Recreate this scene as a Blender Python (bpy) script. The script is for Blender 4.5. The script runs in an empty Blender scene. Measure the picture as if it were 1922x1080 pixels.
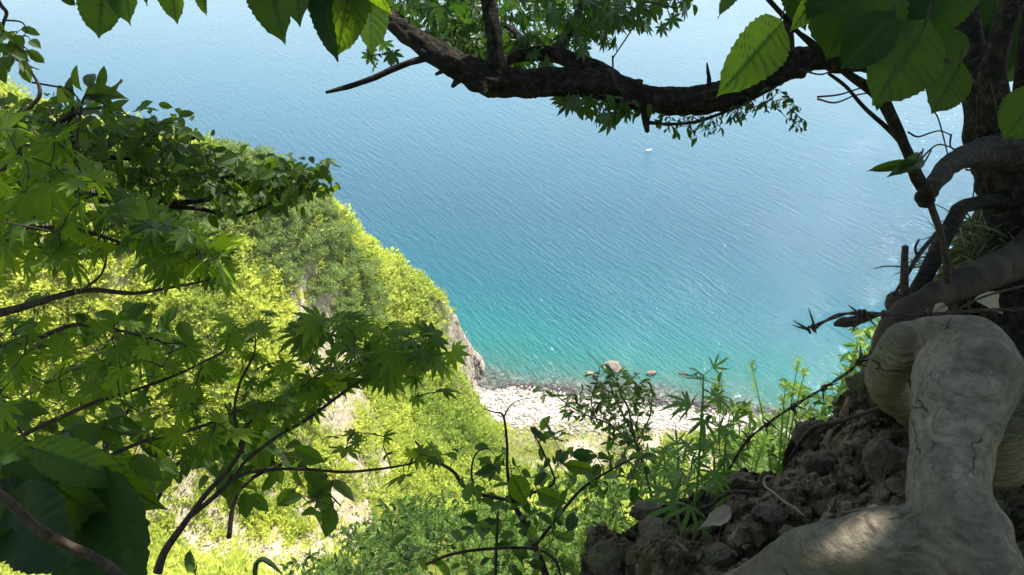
import bpy, math, random
import numpy as np
from mathutils import Vector, Matrix

random.seed(7)
rng = np.random.default_rng(7)
R = math.radians
scene = bpy.context.scene
col = scene.collection

# ------------------------------------------------------------------ camera, sky, sun, exposure
CAMZ = 80.0
PITCH = 33.0
HFOV = 65.0
F = 961.0 / math.tan(R(HFOV / 2))            # focal length in pixels of the 1922 px wide photograph
cam_d = bpy.data.cameras.new('camera')
cam = bpy.data.objects.new('camera', cam_d)
col.objects.link(cam)
cam.location = (0, 0, CAMZ)
cam.rotation_euler = (R(90 - PITCH), 0, 0)
cam_d.sensor_width = 36
cam_d.lens = 18 / math.tan(R(HFOV / 2))
cam_d.clip_start = 0.03
cam_d.clip_end = 9000
scene.camera = cam

SUN_EL, SUN_AZ = 61.0, 32.0                   # azimuth measured from +Y towards +X
world = bpy.data.worlds.new('World')
scene.world = world
world.use_nodes = True
wn = world.node_tree
bg = wn.nodes['Background']
sky = wn.nodes.new('ShaderNodeTexSky')
sky.sky_type = 'NISHITA'
sky.sun_disc = False
sky.sun_elevation = R(SUN_EL)
sky.sun_rotation = R(SUN_AZ)
sky.air_density = 1.0
sky.dust_density = 1.2
sky.ozone_density = 1.5
wn.links.new(sky.outputs[0], bg.inputs[0])
bg.inputs[1].default_value = 0.15
wm = wn.nodes.new('ShaderNodeMix'); wm.data_type = 'RGBA'; wm.blend_type = 'MULTIPLY'; wm.inputs[0].default_value = 1
wm.inputs[7].default_value = (1.0, .93, .82, 1)      # the camera's daylight white balance
wn.links.new(sky.outputs[0], wm.inputs[6]); wn.links.new(wm.outputs[2], bg.inputs[0])
sd = bpy.data.lights.new('sun', 'SUN')
sd.energy = 5.0
sd.angle = R(0.5)
sd.color = (1.0, 0.95, 0.86)
sun = bpy.data.objects.new('sun', sd)
col.objects.link(sun)
SUNV = Vector((math.sin(R(SUN_AZ)) * math.cos(R(SUN_EL)), math.cos(R(SUN_AZ)) * math.cos(R(SUN_EL)), math.sin(R(SUN_EL))))
sun.rotation_euler = SUNV.to_track_quat('Z', 'Y').to_euler()
sun.location = (20, 20, 140)
scene.view_settings.view_transform = 'Standard'
scene.view_settings.look = 'None'
scene.view_settings.exposure = 1.1
scene.view_settings.gamma = 1.0
scene.render.engine = 'CYCLES'
scene.cycles.max_bounces = 7
scene.cycles.transmission_bounces = 4
scene.cycles.transparent_max_bounces = 4
scene.cycles.sample_clamp_indirect = 6
scene.cycles.use_denoising = True

# ------------------------------------------------------------------ geometry helpers
cp, sp_ = math.cos(R(PITCH)), math.sin(R(PITCH))
def ray(px, py):
    u = (px - 961) / F
    v = (540 - py) / F
    # camera axes: right (1,0,0), up (0,sp,cp), forward (0,cp,-sp)
    return np.array([u, cp + v * sp_, -sp_ + v * cp])
CAM = np.array([0, 0, CAMZ])
def P(px, py, d):                              # pixel and distance along the viewing axis -> world point
    return CAM + ray(px, py) * d
def PY(px, py, Y):
    r = ray(px, py)
    return CAM + r * (Y / r[1])
def PZ(px, py, z):
    r = ray(px, py)
    return CAM + r * ((z - CAMZ) / r[2])
def project(v):                                # world points (n,3) -> px, py, depth
    q = v - CAM
    d = q[:, 1] * cp - q[:, 2] * sp_
    up = q[:, 1] * sp_ + q[:, 2] * cp
    d = np.where(np.abs(d) < 1e-6, 1e-6, d)
    return 961 + F * q[:, 0] / d, 540 - F * up / d, d
FWD = np.array([0, cp, -sp_])
UPC = np.array([0, sp_, cp])
RIGHT = np.array([1.0, 0, 0])
def nrm(a):
    a = np.asarray(a, float)
    return a / (np.linalg.norm(a, axis=-1, keepdims=True) + 1e-12)

def _hash(ix, iy, iz, seed):
    h = (ix * 374761393 + iy * 668265263 + iz * 2147483647 + seed * 974634777) & 0xffffffff
    h = ((h ^ (h >> 13)) * 1274126177) & 0xffffffff
    h = ((h ^ (h >> 16)) * 2246822519) & 0xffffffff
    return ((h ^ (h >> 15)) & 0xffffff) / float(0xffffff)
def noise3(p, seed=0):
    p = np.asarray(p, float)
    i = np.floor(p).astype(np.int64)
    f = p - i
    f = f * f * (3 - 2 * f)
    r = 0
    for dx in (0, 1):
        for dy in (0, 1):
            for dz in (0, 1):
                w = (f[:, 0] if dx else 1 - f[:, 0]) * (f[:, 1] if dy else 1 - f[:, 1]) * (f[:, 2] if dz else 1 - f[:, 2])
                r = r + w * _hash(i[:, 0] + dx, i[:, 1] + dy, i[:, 2] + dz, seed)
    return r * 2 - 1
def fbm(p, octv=4, seed=0, gain=0.5):
    p = np.asarray(p, float)
    a, s, t = 1.0, 0, 0
    for k in range(octv):
        s = s + a * noise3(p * 2 ** k + 17.3 * k, seed + k)
        t += a
        a *= gain
    return s / t
def cells(p, seed=0):                          # distance to nearest cell centre and a random value of that cell
    p = np.asarray(p, float)
    i = np.floor(p).astype(np.int64)
    best = np.full(len(p), 9.0)
    sec = np.full(len(p), 9.0)
    val = np.zeros(len(p))
    for dx in (-1, 0, 1):
        for dy in (-1, 0, 1):
            for dz in (-1, 0, 1):
                c = i + np.array([dx, dy, dz])
                h = [_hash(c[:, 0], c[:, 1], c[:, 2], seed + k) for k in range(4)]
                q = c + np.stack(h[:3], 1)
                dd = np.linalg.norm(p - q, axis=1)
                m = dd < best
                sec = np.where(m, best, np.minimum(sec, dd))
                val = np.where(m, h[3], val)
                best = np.where(m, dd, best)
    return best, sec, val

class MB:
    """collects vertices, faces and a per-vertex value and links them as one mesh object"""
    def __init__(s):
        s.v, s.f, s.a, s.n = [], [], [], 0
    def add(s, v, f, a=0.5):
        v = np.asarray(v, float)
        s.v.append(v)
        s.a.append(np.broadcast_to(np.asarray(a, float), (len(v),)).copy())
        for g in (f if isinstance(f, list) else [f]):
            s.f.append(np.asarray(g, np.int64) + s.n)
        s.n += len(v)
        return s
    def mesh(s, name, mat, smooth=False):
        me = bpy.data.meshes.new(name)
        v = np.concatenate(s.v)
        lens = np.concatenate([np.full(len(f), f.shape[1]) for f in s.f])
        idx = np.concatenate([f.ravel() for f in s.f])
        me.vertices.add(len(v))
        me.vertices.foreach_set('co', v.ravel().astype(np.float32))
        me.loops.add(len(idx))
        me.loops.foreach_set('vertex_index', idx.astype(np.int32))
        me.polygons.add(len(lens))
        st = np.concatenate([[0], np.cumsum(lens)[:-1]])
        me.polygons.foreach_set('loop_start', st.astype(np.int32))
        me.polygons.foreach_set('loop_total', lens.astype(np.int32))
        me.polygons.foreach_set('use_smooth', np.full(len(lens), smooth))
        at = me.attributes.new('var', 'FLOAT', 'POINT')
        at.data.foreach_set('value', np.concatenate(s.a).astype(np.float32))
        me.update(calc_edges=True)
        me.validate()
        if mat:
            me.materials.append(mat)
        return me
    def build(s, name, mat, parent=None, smooth=False):
        if not s.v:
            return None
        o = bpy.data.objects.new(name, s.mesh(name, mat, smooth))
        col.objects.link(o)
        if parent:
            o.parent = parent
            o.matrix_parent_inverse = Matrix.Identity(4)
            # the parts are built in world coordinates: bring them into the thing's frame
            o.data.transform(Matrix.Translation(-Vector(parent_loc(parent))))
        return o
_locs = {}
def parent_loc(o):
    l = np.zeros(3)
    while o:
        l += np.array(o.location)
        o = o.parent
    return tuple(l)
def tag(o, label=None, cat=None, group=None, kind=None):
    if label: o['label'] = label
    if cat: o['category'] = cat
    if group: o['group'] = group
    if kind: o['kind'] = kind
    return o
def thing(name, loc, label, cat, group=None):
    o = bpy.data.objects.new(name, None)
    col.objects.link(o)
    o.location = tuple(loc)
    o.empty_display_size = 0.1
    return tag(o, label, cat, group)
def copy_tree(o, parent=None):
    c = o.copy()
    col.objects.link(c)
    if parent: c.parent = parent
    for ch in [x for x in o.children]:
        copy_tree(ch, c)
    return c

def smooth_path(pts, rad, n=6):
    pts = np.asarray(pts, float); rad = np.asarray(rad, float)
    if len(pts) < 3:
        t = np.linspace(0, 1, n + 1)[:, None]
        return pts[0] * (1 - t) + pts[-1] * t, rad[0] * (1 - t[:, 0]) + rad[-1] * t[:, 0]
    q = np.vstack([2 * pts[0] - pts[1], pts, 2 * pts[-1] - pts[-2]])
    rr = np.concatenate([[rad[0]], rad, [rad[-1]]])
    out, ro = [], []
    for i in range(1, len(q) - 2):
        for k in range(n):
            t = k / n
            out.append(0.5 * ((2 * q[i]) + (-q[i - 1] + q[i + 1]) * t + (2 * q[i - 1] - 5 * q[i] + 4 * q[i + 1] - q[i + 2]) * t * t + (-q[i - 1] + 3 * q[i] - 3 * q[i + 1] + q[i + 2]) * t ** 3))
            ro.append(rr[i] * (1 - t) + rr[i + 1] * t)
    out.append(pts[-1]); ro.append(rad[-1])
    return np.array(out), np.array(ro)
def tube(pts, rad, sides=8, n=5, rough=0.0, rscale=8.0, seed=0, smoothit=True, cap=True):
    p, r = smooth_path(pts, rad, n) if smoothit else (np.asarray(pts, float), np.asarray(rad, float))
    t = nrm(np.gradient(p, axis=0))
    a = np.array([0.3, 0.2, 1.0])
    if abs(np.dot(a, t[0])) > 0.9 * np.linalg.norm(a): a = np.array([1.0, 0, 0])
    u = nrm(np.cross(t[0], a))
    vs = []
    ang = np.linspace(0, 2 * math.pi, sides, endpoint=False)
    for i in range(len(p)):
        u = nrm(u - t[i] * np.dot(u, t[i]))
        w = np.cross(t[i], u)
        ring = np.cos(ang)[:, None] * u + np.sin(ang)[:, None] * w
        rr = np.full(sides, r[i])
        if rough:
            arc = i * 0.35
            q = np.stack([np.cos(ang) * rscale * 0.35, np.sin(ang) * rscale * 0.35, np.full(sides, arc * 0.55)], 1)
            rr = rr * (1 + rough * fbm(q + seed, 4, seed) * 1.6 + rough * 0.5 * noise3(p[i] * 30 + ring * 2, seed + 5))
        vs.append(p[i] + ring * rr[:, None])
    v = np.concatenate(vs)
    m = len(p)
    i = np.arange(m - 1)[:, None] * sides
    j = np.arange(sides)[None, :]
    k = (j + 1) % sides
    f = np.stack([i + j, i + k, i + sides + k, i + sides + j], -1).reshape(-1, 4)
    faces = [f]
    if cap:
        v = np.vstack([v, p[0] - t[0] * r[0] * .4, p[-1] + t[-1] * r[-1] * 0.6])
        c0, c1 = len(v) - 2, len(v) - 1
        jj = np.arange(sides); kk = (jj + 1) % sides
        faces.append(np.stack([kk, jj, np.full(sides, c0)], 1))
        o = (m - 1) * sides
        faces.append(np.stack([o + jj, o + kk, np.full(sides, c1)], 1))
    return v, faces
def pxtube(mb, pts, sides=8, n=5, rough=0.0, seed=0, a=0.5):    # pts: (px, py, depth, half width in px)
    w = [P(x, y, d) for x, y, d, h in pts]
    r = [h * d / F for x, y, d, h in pts]
    v, f = tube(w, r, sides, n, rough, seed=seed)
    mb.add(v, f, a)
    return w

# ------------------------------------------------------------------ leaf templates: base at the origin, tip along +X, normal +Z
def palmate(lobes=9, spread=125, width=0.17, notch=0.33, droop=0.18, seed=0, teeth=True):
    r = np.random.default_rng(seed)
    V, T = [(0, 0, 0)], []
    angs = np.linspace(-spread, spread, lobes)
    L = [1 - 0.42 * (abs(a) / spread) ** 1.7 for a in angs]
    def pt(rad, a, z=0):
        V.append((rad * math.cos(a) , rad * math.sin(a), z - droop * rad * rad)); return len(V) - 1
    half = R((angs[1] - angs[0]) / 2)
    nprev = pt(notch * 0.75 * L[0], R(angs[0]) - half * .8)
    for k, a in enumerate(angs):
        a = R(a) + r.normal() * .03
        l = L[k] * (1 + r.normal() * .04)
        nn = notch * (l + (L[k + 1] if k + 1 < lobes else l * .7)) / 2
        nnext = pt(nn, a + half)
        def side(rad, w, sgn, z=0):
            x = rad * l; y = w * l * sgn
            V.append((x * math.cos(a) - y * math.sin(a), x * math.sin(a) + y * math.cos(a), z - droop * (rad * l) ** 2)); return len(V) - 1
        rib = [0, side(.35, 0, 1, -.02), side(.6, 0, 1, -.03), side(1, 0, 1, 0)]
        for sgn, nt in ((-1, nprev), (1, nnext)):
            w1 = side(.56, width, sgn, .015)
            w1b = side(.62, width * .78, sgn, .01)
            w2 = side(.74, width * .72, sgn, .012)
            w2b = side(.78, width * .5, sgn, .008)
            tr = [(rib[0], nt, rib[1]), (nt, w1, rib[1]), (rib[1], w1, rib[2]), (w1, w1b, rib[2]), (w1b, w2, rib[2]), (w2, w2b, rib[2]), (w2b, rib[3], rib[2])]
            for t in tr: T.append(t if sgn > 0 else t[::-1])
        nprev = nnext
    return np.array(V, float), np.array(T)
def blade(nl=8, na=2, w=0.5, wide_at=0.4, teeth=0.0, acum=0.0, curl=0.1, fold=0.08, heart=0.0, corr=0.0, seed=0, wave=0.0):
    """ovate leaf; heart>0 pulls the base lobes behind the petiole; returns verts, faces, vein value"""
    r = np.random.default_rng(seed)
    V, vein = [], []
    xs = np.linspace(0, 1, nl + 1)
    for i, x in enumerate(xs):
        tt = x ** (math.log(.5) / math.log(wide_at))
        hw = w * .5 * (math.sin(math.pi * tt) ** .75 if 0 < tt < 1 else 0)
        if acum and x > 1 - acum:
            hw = min(hw, w * .5 * (.04 + .5 * ((1 - x) / acum) ** 2))
        if teeth: hw *= 1 + teeth * (1 if i % 2 else -1) * (0.7 + .6 * r.random())
        for j in range(-na, na + 1):
            s = j / na
            y = s * hw
            xx = x + abs(s) ** 1.5 * (0.10 * x * (1 - x)) - heart * abs(s) * (1 - x) ** 3
            if teeth and abs(s) == 1: xx += teeth * .12 * r.random()
            if heart and i <= nl * .12:
                y = s * w * .5 * (0.5 * i / max(1, nl * .12))
            z = fold * abs(s) * hw / (w * .5 + 1e-9) * (1) - curl * x * x
            ph = (x * 9.0 - abs(s) * 2.0)
            c = math.cos(ph * 2 * math.pi)
            z += corr * (c * .5) * math.sin(math.pi * min(1, max(0, x))) * (0.3 + abs(s))
            z += wave * math.sin(7 * x + 2.5 * s + seed) * abs(s)
            V.append((xx, y, z)); vein.append(max(0, 1 - abs(s) * 8) if j == 0 else max(0.0, -c) ** 3 * .8)
    m = 2 * na + 1
    fc = []
    for i in range(nl):
        for j in range(m - 1):
            a = i * m + j
            fc.append((a, a + m, a + m + 1, a + 1))
    return np.array(V, float), np.array(fc), np.array(vein)
def lobed(n=4, seed=0):                        # mugwort-like leaf: narrow rachis with pairs of narrow lobes
    V, T = [], []
    def tri(a, b, c):
        k = len(V); V.extend([a, b, c]); T.append((k, k + 1, k + 2))
    for i in range(n + 1):
        x = .15 + .6 * i / n
        if i == n:
            tri((x - .1, -.05, 0), (1, 0, -.12), (x - .1, .05, 0)); break
        l = .42 * (1 - .45 * i / n)
        for s in (-1, 1):
            tri((x - .07, 0, 0), (x + l * .75, s * l * .8, -.05), (x + .09, 0, 0))
    tri((0, -.02, 0), (.7, 0, 0), (0, .02, 0))
    return np.array(V, float), np.array(T)

def instances(template, pos, xdir, normal, size, widthf=None):
    """vectorised placing of a template; returns verts, faces"""
    v, f = template[0], template[1]
    n = len(pos)
    x = nrm(xdir)
    z = nrm(normal - x * np.sum(normal * x, 1, keepdims=True))
    y = np.cross(z, x)
    s = np.asarray(size, float).reshape(-1, 1, 1)
    wv = v[None, :, :] * s
    if widthf is not None:
        wv = wv * np.stack([np.ones(n), widthf, np.ones(n)], 1)[:, None, :]
    out = pos[:, None, :] + wv[:, :, 0:1] * x[:, None, :] + wv[:, :, 1:2] * y[:, None, :] + wv[:, :, 2:3] * z[:, None, :]
    k = len(v)
    faces = (f[None, :, :] + (np.arange(n) * k)[:, None, None]).reshape(-1, f.shape[1])
    return out.reshape(-1, 3), faces, k
def rand_unit(n):
    return nrm(rng.normal(size=(n, 3)))

# ------------------------------------------------------------------ materials
def newmat(name):
    m = bpy.data.materials.new(name)
    m.use_nodes = True
    nt = m.node_tree
    nt.nodes.clear()
    out = nt.nodes.new('ShaderNodeOutputMaterial')
    return m, nt, out
def ramp(nt, fac, stops):
    r = nt.nodes.new('ShaderNodeValToRGB')
    e = r.color_ramp.elements
    while len(e) > 1: e.remove(e[-1])
    e[0].position = stops[0][0]; e[0].color = (*stops[0][1], 1)
    for p, c in stops[1:]:
        k = e.new(p); k.color = (*c, 1)
    nt.links.new(fac, r.inputs[0])
    return r.outputs[0]
def noise(nt, scale, detail=4, rough=.5, vec=None, dist=0.0, mapping=None):
    n = nt.nodes.new('ShaderNodeTexNoise')
    n.inputs['Scale'].default_value = scale
    n.inputs['Detail'].default_value = detail
    n.inputs['Roughness'].default_value = rough
    n.inputs['Distortion'].default_value = dist
    if vec is None:
        vec = nt.nodes.new('ShaderNodeNewGeometry').outputs['Position']
    if mapping:
        mp = nt.nodes.new('ShaderNodeMapping')
        mp.inputs['Rotation'].default_value = mapping[0]
        mp.inputs['Scale'].default_value = mapping[1]
        nt.links.new(vec, mp.inputs[0]); vec = mp.outputs[0]
    nt.links.new(vec, n.inputs['Vector'])
    return n.outputs['Fac']
def mathn(nt, op, a, b=None, c=None, clamp=False):
    m = nt.nodes.new('ShaderNodeMath'); m.operation = op; m.use_clamp = clamp
    for i, x in enumerate((a, b, c)):
        if x is None: continue
        if isinstance(x, (int, float)): m.inputs[i].default_value = x
        else: nt.links.new(x, m.inputs[i])
    return m.outputs[0]
def mixc(nt, fac, a, b, mode='MIX'):
    m = nt.nodes.new('ShaderNodeMix'); m.data_type = 'RGBA'; m.blend_type = mode
    for s, x in ((0, fac), (6, a), (7, b)):
        if isinstance(x, (int, float)): m.inputs[s].default_value = x
        elif isinstance(x, tuple): m.inputs[s].default_value = (*x, 1)
        else: nt.links.new(x, m.inputs[s])
    return m.outputs[2]
def bump(nt, h, strength=.5, dist=.01, nrm_=None):
    b = nt.nodes.new('ShaderNodeBump')
    b.inputs['Strength'].default_value = strength
    b.inputs['Distance'].default_value = dist
    nt.links.new(h, b.inputs['Height'])
    if nrm_: nt.links.new(nrm_, b.inputs['Normal'])
    return b.outputs[0]
def attr(nt, name='var'):
    a = nt.nodes.new('ShaderNodeAttribute'); a.attribute_name = name
    return a.outputs['Fac']
def leaf_mat(name, lo, hi, tlo, thi, trans=.45, gloss=.35, rough=.42, vein=0.0, spots=0.0):
    m, nt, out = newmat(name)
    a = attr(nt)
    c = mixc(nt, a, lo, hi)
    t = mixc(nt, a, tlo, thi)
    if vein:
        v = attr(nt, 'vein')
        t = mixc(nt, mathn(nt, 'MULTIPLY', v, vein), t, (tlo[0] * .35, tlo[1] * .45, tlo[2] * .4))
        c = mixc(nt, mathn(nt, 'MULTIPLY', v, vein * .7), c, (hi[0] * 1.5, hi[1] * 1.4, hi[2] * 1.4))
    if spots:
        s = ramp(nt, noise(nt, 90, 3), [(.62, (0, 0, 0)), (.72, (1, 1, 1))])
        c = mixc(nt, mathn(nt, 'MULTIPLY', s, spots), c, (.12, .08, .03))
        t = mixc(nt, mathn(nt, 'MULTIPLY', s, spots), t, (.15, .09, .02))
    p = nt.nodes.new('ShaderNodeBsdfPrincipled')
    p.inputs['Roughness'].default_value = rough
    p.inputs['Specular IOR Level'].default_value = gloss
    nt.links.new(c, p.inputs['Base Color'])
    tr = nt.nodes.new('ShaderNodeBsdfTranslucent')
    nt.links.new(t, tr.inputs[0])
    mx = nt.nodes.new('ShaderNodeMixShader')
    mx.inputs[0].default_value = trans
    nt.links.new(p.outputs[0], mx.inputs[1]); nt.links.new(tr.outputs[0], mx.inputs[2])
    nt.links.new(mx.outputs[0], out.inputs[0])
    return m
def surf(name, build, rough=.8, spec=.3):
    m, nt, out = newmat(name)
    p = nt.nodes.new('ShaderNodeBsdfPrincipled')
    p.inputs['Roughness'].default_value = rough
    p.inputs['Specular IOR Level'].default_value = spec
    c, n = build(nt)
    nt.links.new(c, p.inputs['Base Color'])
    if n: nt.links.new(n, p.inputs['Normal'])
    nt.links.new(p.outputs[0], out.inputs[0])
    return m

M = {}
M['maple'] = leaf_mat('maple_leaf', (.030, .062, .010), (.085, .14, .018), (.13, .26, .012), (.44, .62, .018), .52, .22, .55)
M['ovate'] = leaf_mat('ovate_leaf', (.022, .050, .011), (.058, .098, .018), (.09, .18, .010), (.24, .35, .014), .42, .25, .55)
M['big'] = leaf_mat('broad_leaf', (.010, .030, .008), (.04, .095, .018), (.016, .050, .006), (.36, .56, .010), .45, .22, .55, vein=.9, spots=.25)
M['small'] = leaf_mat('small_leaf', (.022, .055, .012), (.05, .10, .02), (.05, .14, .012), (.075, .16, .012), .35, .4)
M['herb'] = leaf_mat('herb_leaf', (.06, .13, .03), (.22, .32, .08), (.12, .30, .03), (.34, .52, .08), .4, .3, .6)
M['herb2'] = leaf_mat('sapling_leaf', (.020, .05, .012), (.09, .16, .035), (.05, .13, .012), (.26, .42, .03), .42, .25, .55)
M['slopeleaf'] = leaf_mat('slope_leaf', (.15, .22, .04), (.58, .62, .12), (.28, .45, .05), (.78, .84, .17), .42, .2, .7)
M['shrub'] = leaf_mat('shrub_leaf', (.06, .11, .035), (.34, .42, .13), (.16, .30, .05), (.50, .62, .14), .38, .3, .6)
M['dryleaf'] = leaf_mat('dry_leaf', (.25, .20, .14), (.42, .36, .27), (.2, .15, .1), (.3, .25, .18), .2, .2, .7)
M['canopy'] = leaf_mat('crown_leaf', (.018, .05, .010), (.04, .09, .016), (.04, .12, .008), (.09, .2, .012), .25, .3)

def _bark(nt):
    g = nt.nodes.new('ShaderNodeNewGeometry').outputs['Position']
    n1 = noise(nt, 55, 6, .65, g)
    n2 = noise(nt, 9, 3, .5, g)
    c = ramp(nt, n1, [(.3, (.005, .004, .003)), (.5, (.022, .017, .012)), (.68, (.085, .066, .048))])
    c = mixc(nt, mathn(nt, 'MULTIPLY', n2, .5), c, (.022, .024, .017))
    return c, bump(nt, n1, 1.0, .02)
M['bark'] = surf('dark_bark', _bark, .9, .15)
def _twig(nt):
    n1 = noise(nt, 120, 4)
    return ramp(nt, n1, [(.3, (.02, .014, .01)), (.7, (.07, .05, .035))]), bump(nt, n1, .5, .002)
M['twig'] = surf('twig_bark', _twig, .8, .2)
def _root(nt):
    g = nt.nodes.new('ShaderNodeNewGeometry').outputs['Position']
    n1 = noise(nt, 7, 7, .7, g)
    grain = noise(nt, 1, 8, .75, g, 0, ((0, R(6), 0), (60, 60, 170)))
    fine = noise(nt, 420, 4, .7, g)
    blot = noise(nt, 24, 8, .75, g)
    def cracks(sx_, sz_, th, msc, lo, hi):
        mp = nt.nodes.new('ShaderNodeMapping'); mp.inputs['Scale'].default_value = (sx_, sx_, sz_); mp.inputs['Rotation'].default_value = (0, R(7), 0)
        wob = nt.nodes.new('ShaderNodeTexNoise'); wob.inputs['Scale'].default_value = 30; nt.links.new(g, wob.inputs['Vector'])
        ad = nt.nodes.new('ShaderNodeVectorMath'); ad.operation = 'MULTIPLY_ADD'; ad.inputs[1].default_value = (.03, .03, .03)
        nt.links.new(wob.outputs['Color'], ad.inputs[0]); nt.links.new(g, ad.inputs[2])
        nt.links.new(ad.outputs[0], mp.inputs[0])
        vo = nt.nodes.new('ShaderNodeTexVoronoi'); vo.feature = 'DISTANCE_TO_EDGE'; vo.inputs['Scale'].default_value = 1
        nt.links.new(mp.outputs[0], vo.inputs['Vector'])
        l = ramp(nt, vo.outputs['Distance'], [(0, (1, 1, 1)), (th, (0, 0, 0))])
        return mathn(nt, 'MULTIPLY', l, ramp(nt, noise(nt, msc, 3, .5, g), [(lo, (0, 0, 0)), (hi, (1, 1, 1))]))
    ck = cracks(11, 44, .05, 13, .55, .63)
    wk = cracks(5, 75, .22, 8, .36, .56)
    c = ramp(nt, n1, [(.34, (.17, .14, .095)), (.5, (.29, .25, .175)), (.64, (.40, .355, .26))])
    c = mixc(nt, ramp(nt, grain, [(.40, (.5, .5, .5)), (.52, (0, 0, 0))]), c, (.07, .055, .035))
    c = mixc(nt, ramp(nt, blot, [(.60, (0, 0, 0)), (.63, (.75, .75, .75))]), c, (.42, .38, .27))
    c = mixc(nt, ramp(nt, noise(nt, 5, 4, .6, g), [(.50, (0, 0, 0)), (.66, (.55, .55, .55))]), c, (.095, .10, .048))
    c = mixc(nt, mathn(nt, 'MULTIPLY', wk, .32), c, (.06, .047, .03))
    c = mixc(nt, mathn(nt, 'MULTIPLY', ck, .85), c, (.02, .015, .01))
    h = mathn(nt, 'ADD', grain, mathn(nt, 'MULTIPLY', fine, .15))
    h = mathn(nt, 'ADD', h, mathn(nt, 'MULTIPLY', ck, -1.2))
    h = mathn(nt, 'ADD', h, mathn(nt, 'MULTIPLY', wk, -.5))
    h = mathn(nt, 'ADD', h, mathn(nt, 'MULTIPLY', blot, .7))
    return c, bump(nt, h, 1.0, .013)
M['root'] = surf('grey_root_bark', _root, .82, .2)
def _droot(nt):
    n1 = noise(nt, 12, 6, .6); n2 = noise(nt, 90, 4, .6)
    return ramp(nt, n1, [(.3, (.02, .016, .010)), (.7, (.07, .058, .04))]), bump(nt, mathn(nt, 'ADD', n1, mathn(nt, 'MULTIPLY', n2, .3)), .9, .012)
M['darkroot'] = surf('dark_root_bark', _droot, .9, .15)  # darker, browner bark tone for the rear root
def _soil(nt):
    g = nt.nodes.new('ShaderNodeNewGeometry').outputs['Position']
    n1 = noise(nt, 26, 8, .65, g)
    n2 = noise(nt, 5, 4, .5, g)
    n3 = noise(nt, 130, 5, .6, g)
    c = ramp(nt, n1, [(.3, (.065, .046, .025)), (.48, (.24, .185, .11)), (.66, (.44, .36, .23))])
    c = mixc(nt, ramp(nt, n2, [(.45, (0, 0, 0)), (.65, (.7, .7, .7))]), c, (.075, .075, .032))
    c = mixc(nt, ramp(nt, n3, [(.62, (0, 0, 0)), (.68, (.8, .8, .8))]), c, (.30, .26, .19))
    h = mathn(nt, 'ADD', n1, mathn(nt, 'MULTIPLY', n3, .6))
    return c, bump(nt, h, 1.0, .045)
M['soil'] = surf('crumbly_soil', _soil, .95, .1)
def _rock(nt):
    g = nt.nodes.new('ShaderNodeNewGeometry').outputs['Position']
    n1 = noise(nt, 14, 8, .65, g)
    n3 = noise(nt, 90, 5, .65, g)
    c = ramp(nt, n1, [(.3, (.06, .048, .03)), (.52, (.19, .16, .105)), (.72, (.36, .31, .22))])
    c = mixc(nt, ramp(nt, noise(nt, 7, 4, .5, g), [(.5, (0, 0, 0)), (.62, (.6, .6, .6))]), c, (.075, .085, .035))
    return c, bump(nt, mathn(nt, 'ADD', n1, mathn(nt, 'MULTIPLY', n3, .6)), 1.0, .04)
M['rock'] = surf('mossy_rock', _rock, .92, .15)
def _wire(nt):
    n = noise(nt, 300, 4)
    return ramp(nt, n, [(.35, (.02, .012, .009)), (.7, (.09, .045, .028))]), bump(nt, n, .6, .001)
M['wire'] = surf('rusty_wire', _wire, .75, .3)
def _stone(nt):
    n = noise(nt, 1.2, 4)
    a = attr(nt)
    c = mixc(nt, a, (.22, .19, .17), (.58, .54, .50))
    return mixc(nt, mathn(nt, 'MULTIPLY', n, .3), c, (.3, .25, .2)), None
M['stone'] = surf('beach_stone', _stone, .85, .2)
def _wetstone(nt):
    n = noise(nt, 2.5, 5)
    return ramp(nt, n, [(.35, (.03, .028, .026)), (.7, (.13, .11, .10))]), bump(nt, n, .6, .1)
def _searock(nt):
    n = noise(nt, 2.5, 6, .65)
    return ramp(nt, n, [(.35, (.07, .055, .045)), (.65, (.30, .25, .21))]), bump(nt, n, .8, .3)
M['searock'] = surf('brown_sea_rock', _searock, .8, .3)
M['wetstone'] = surf('wet_dark_stone', _wetstone, .45, .5)

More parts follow.
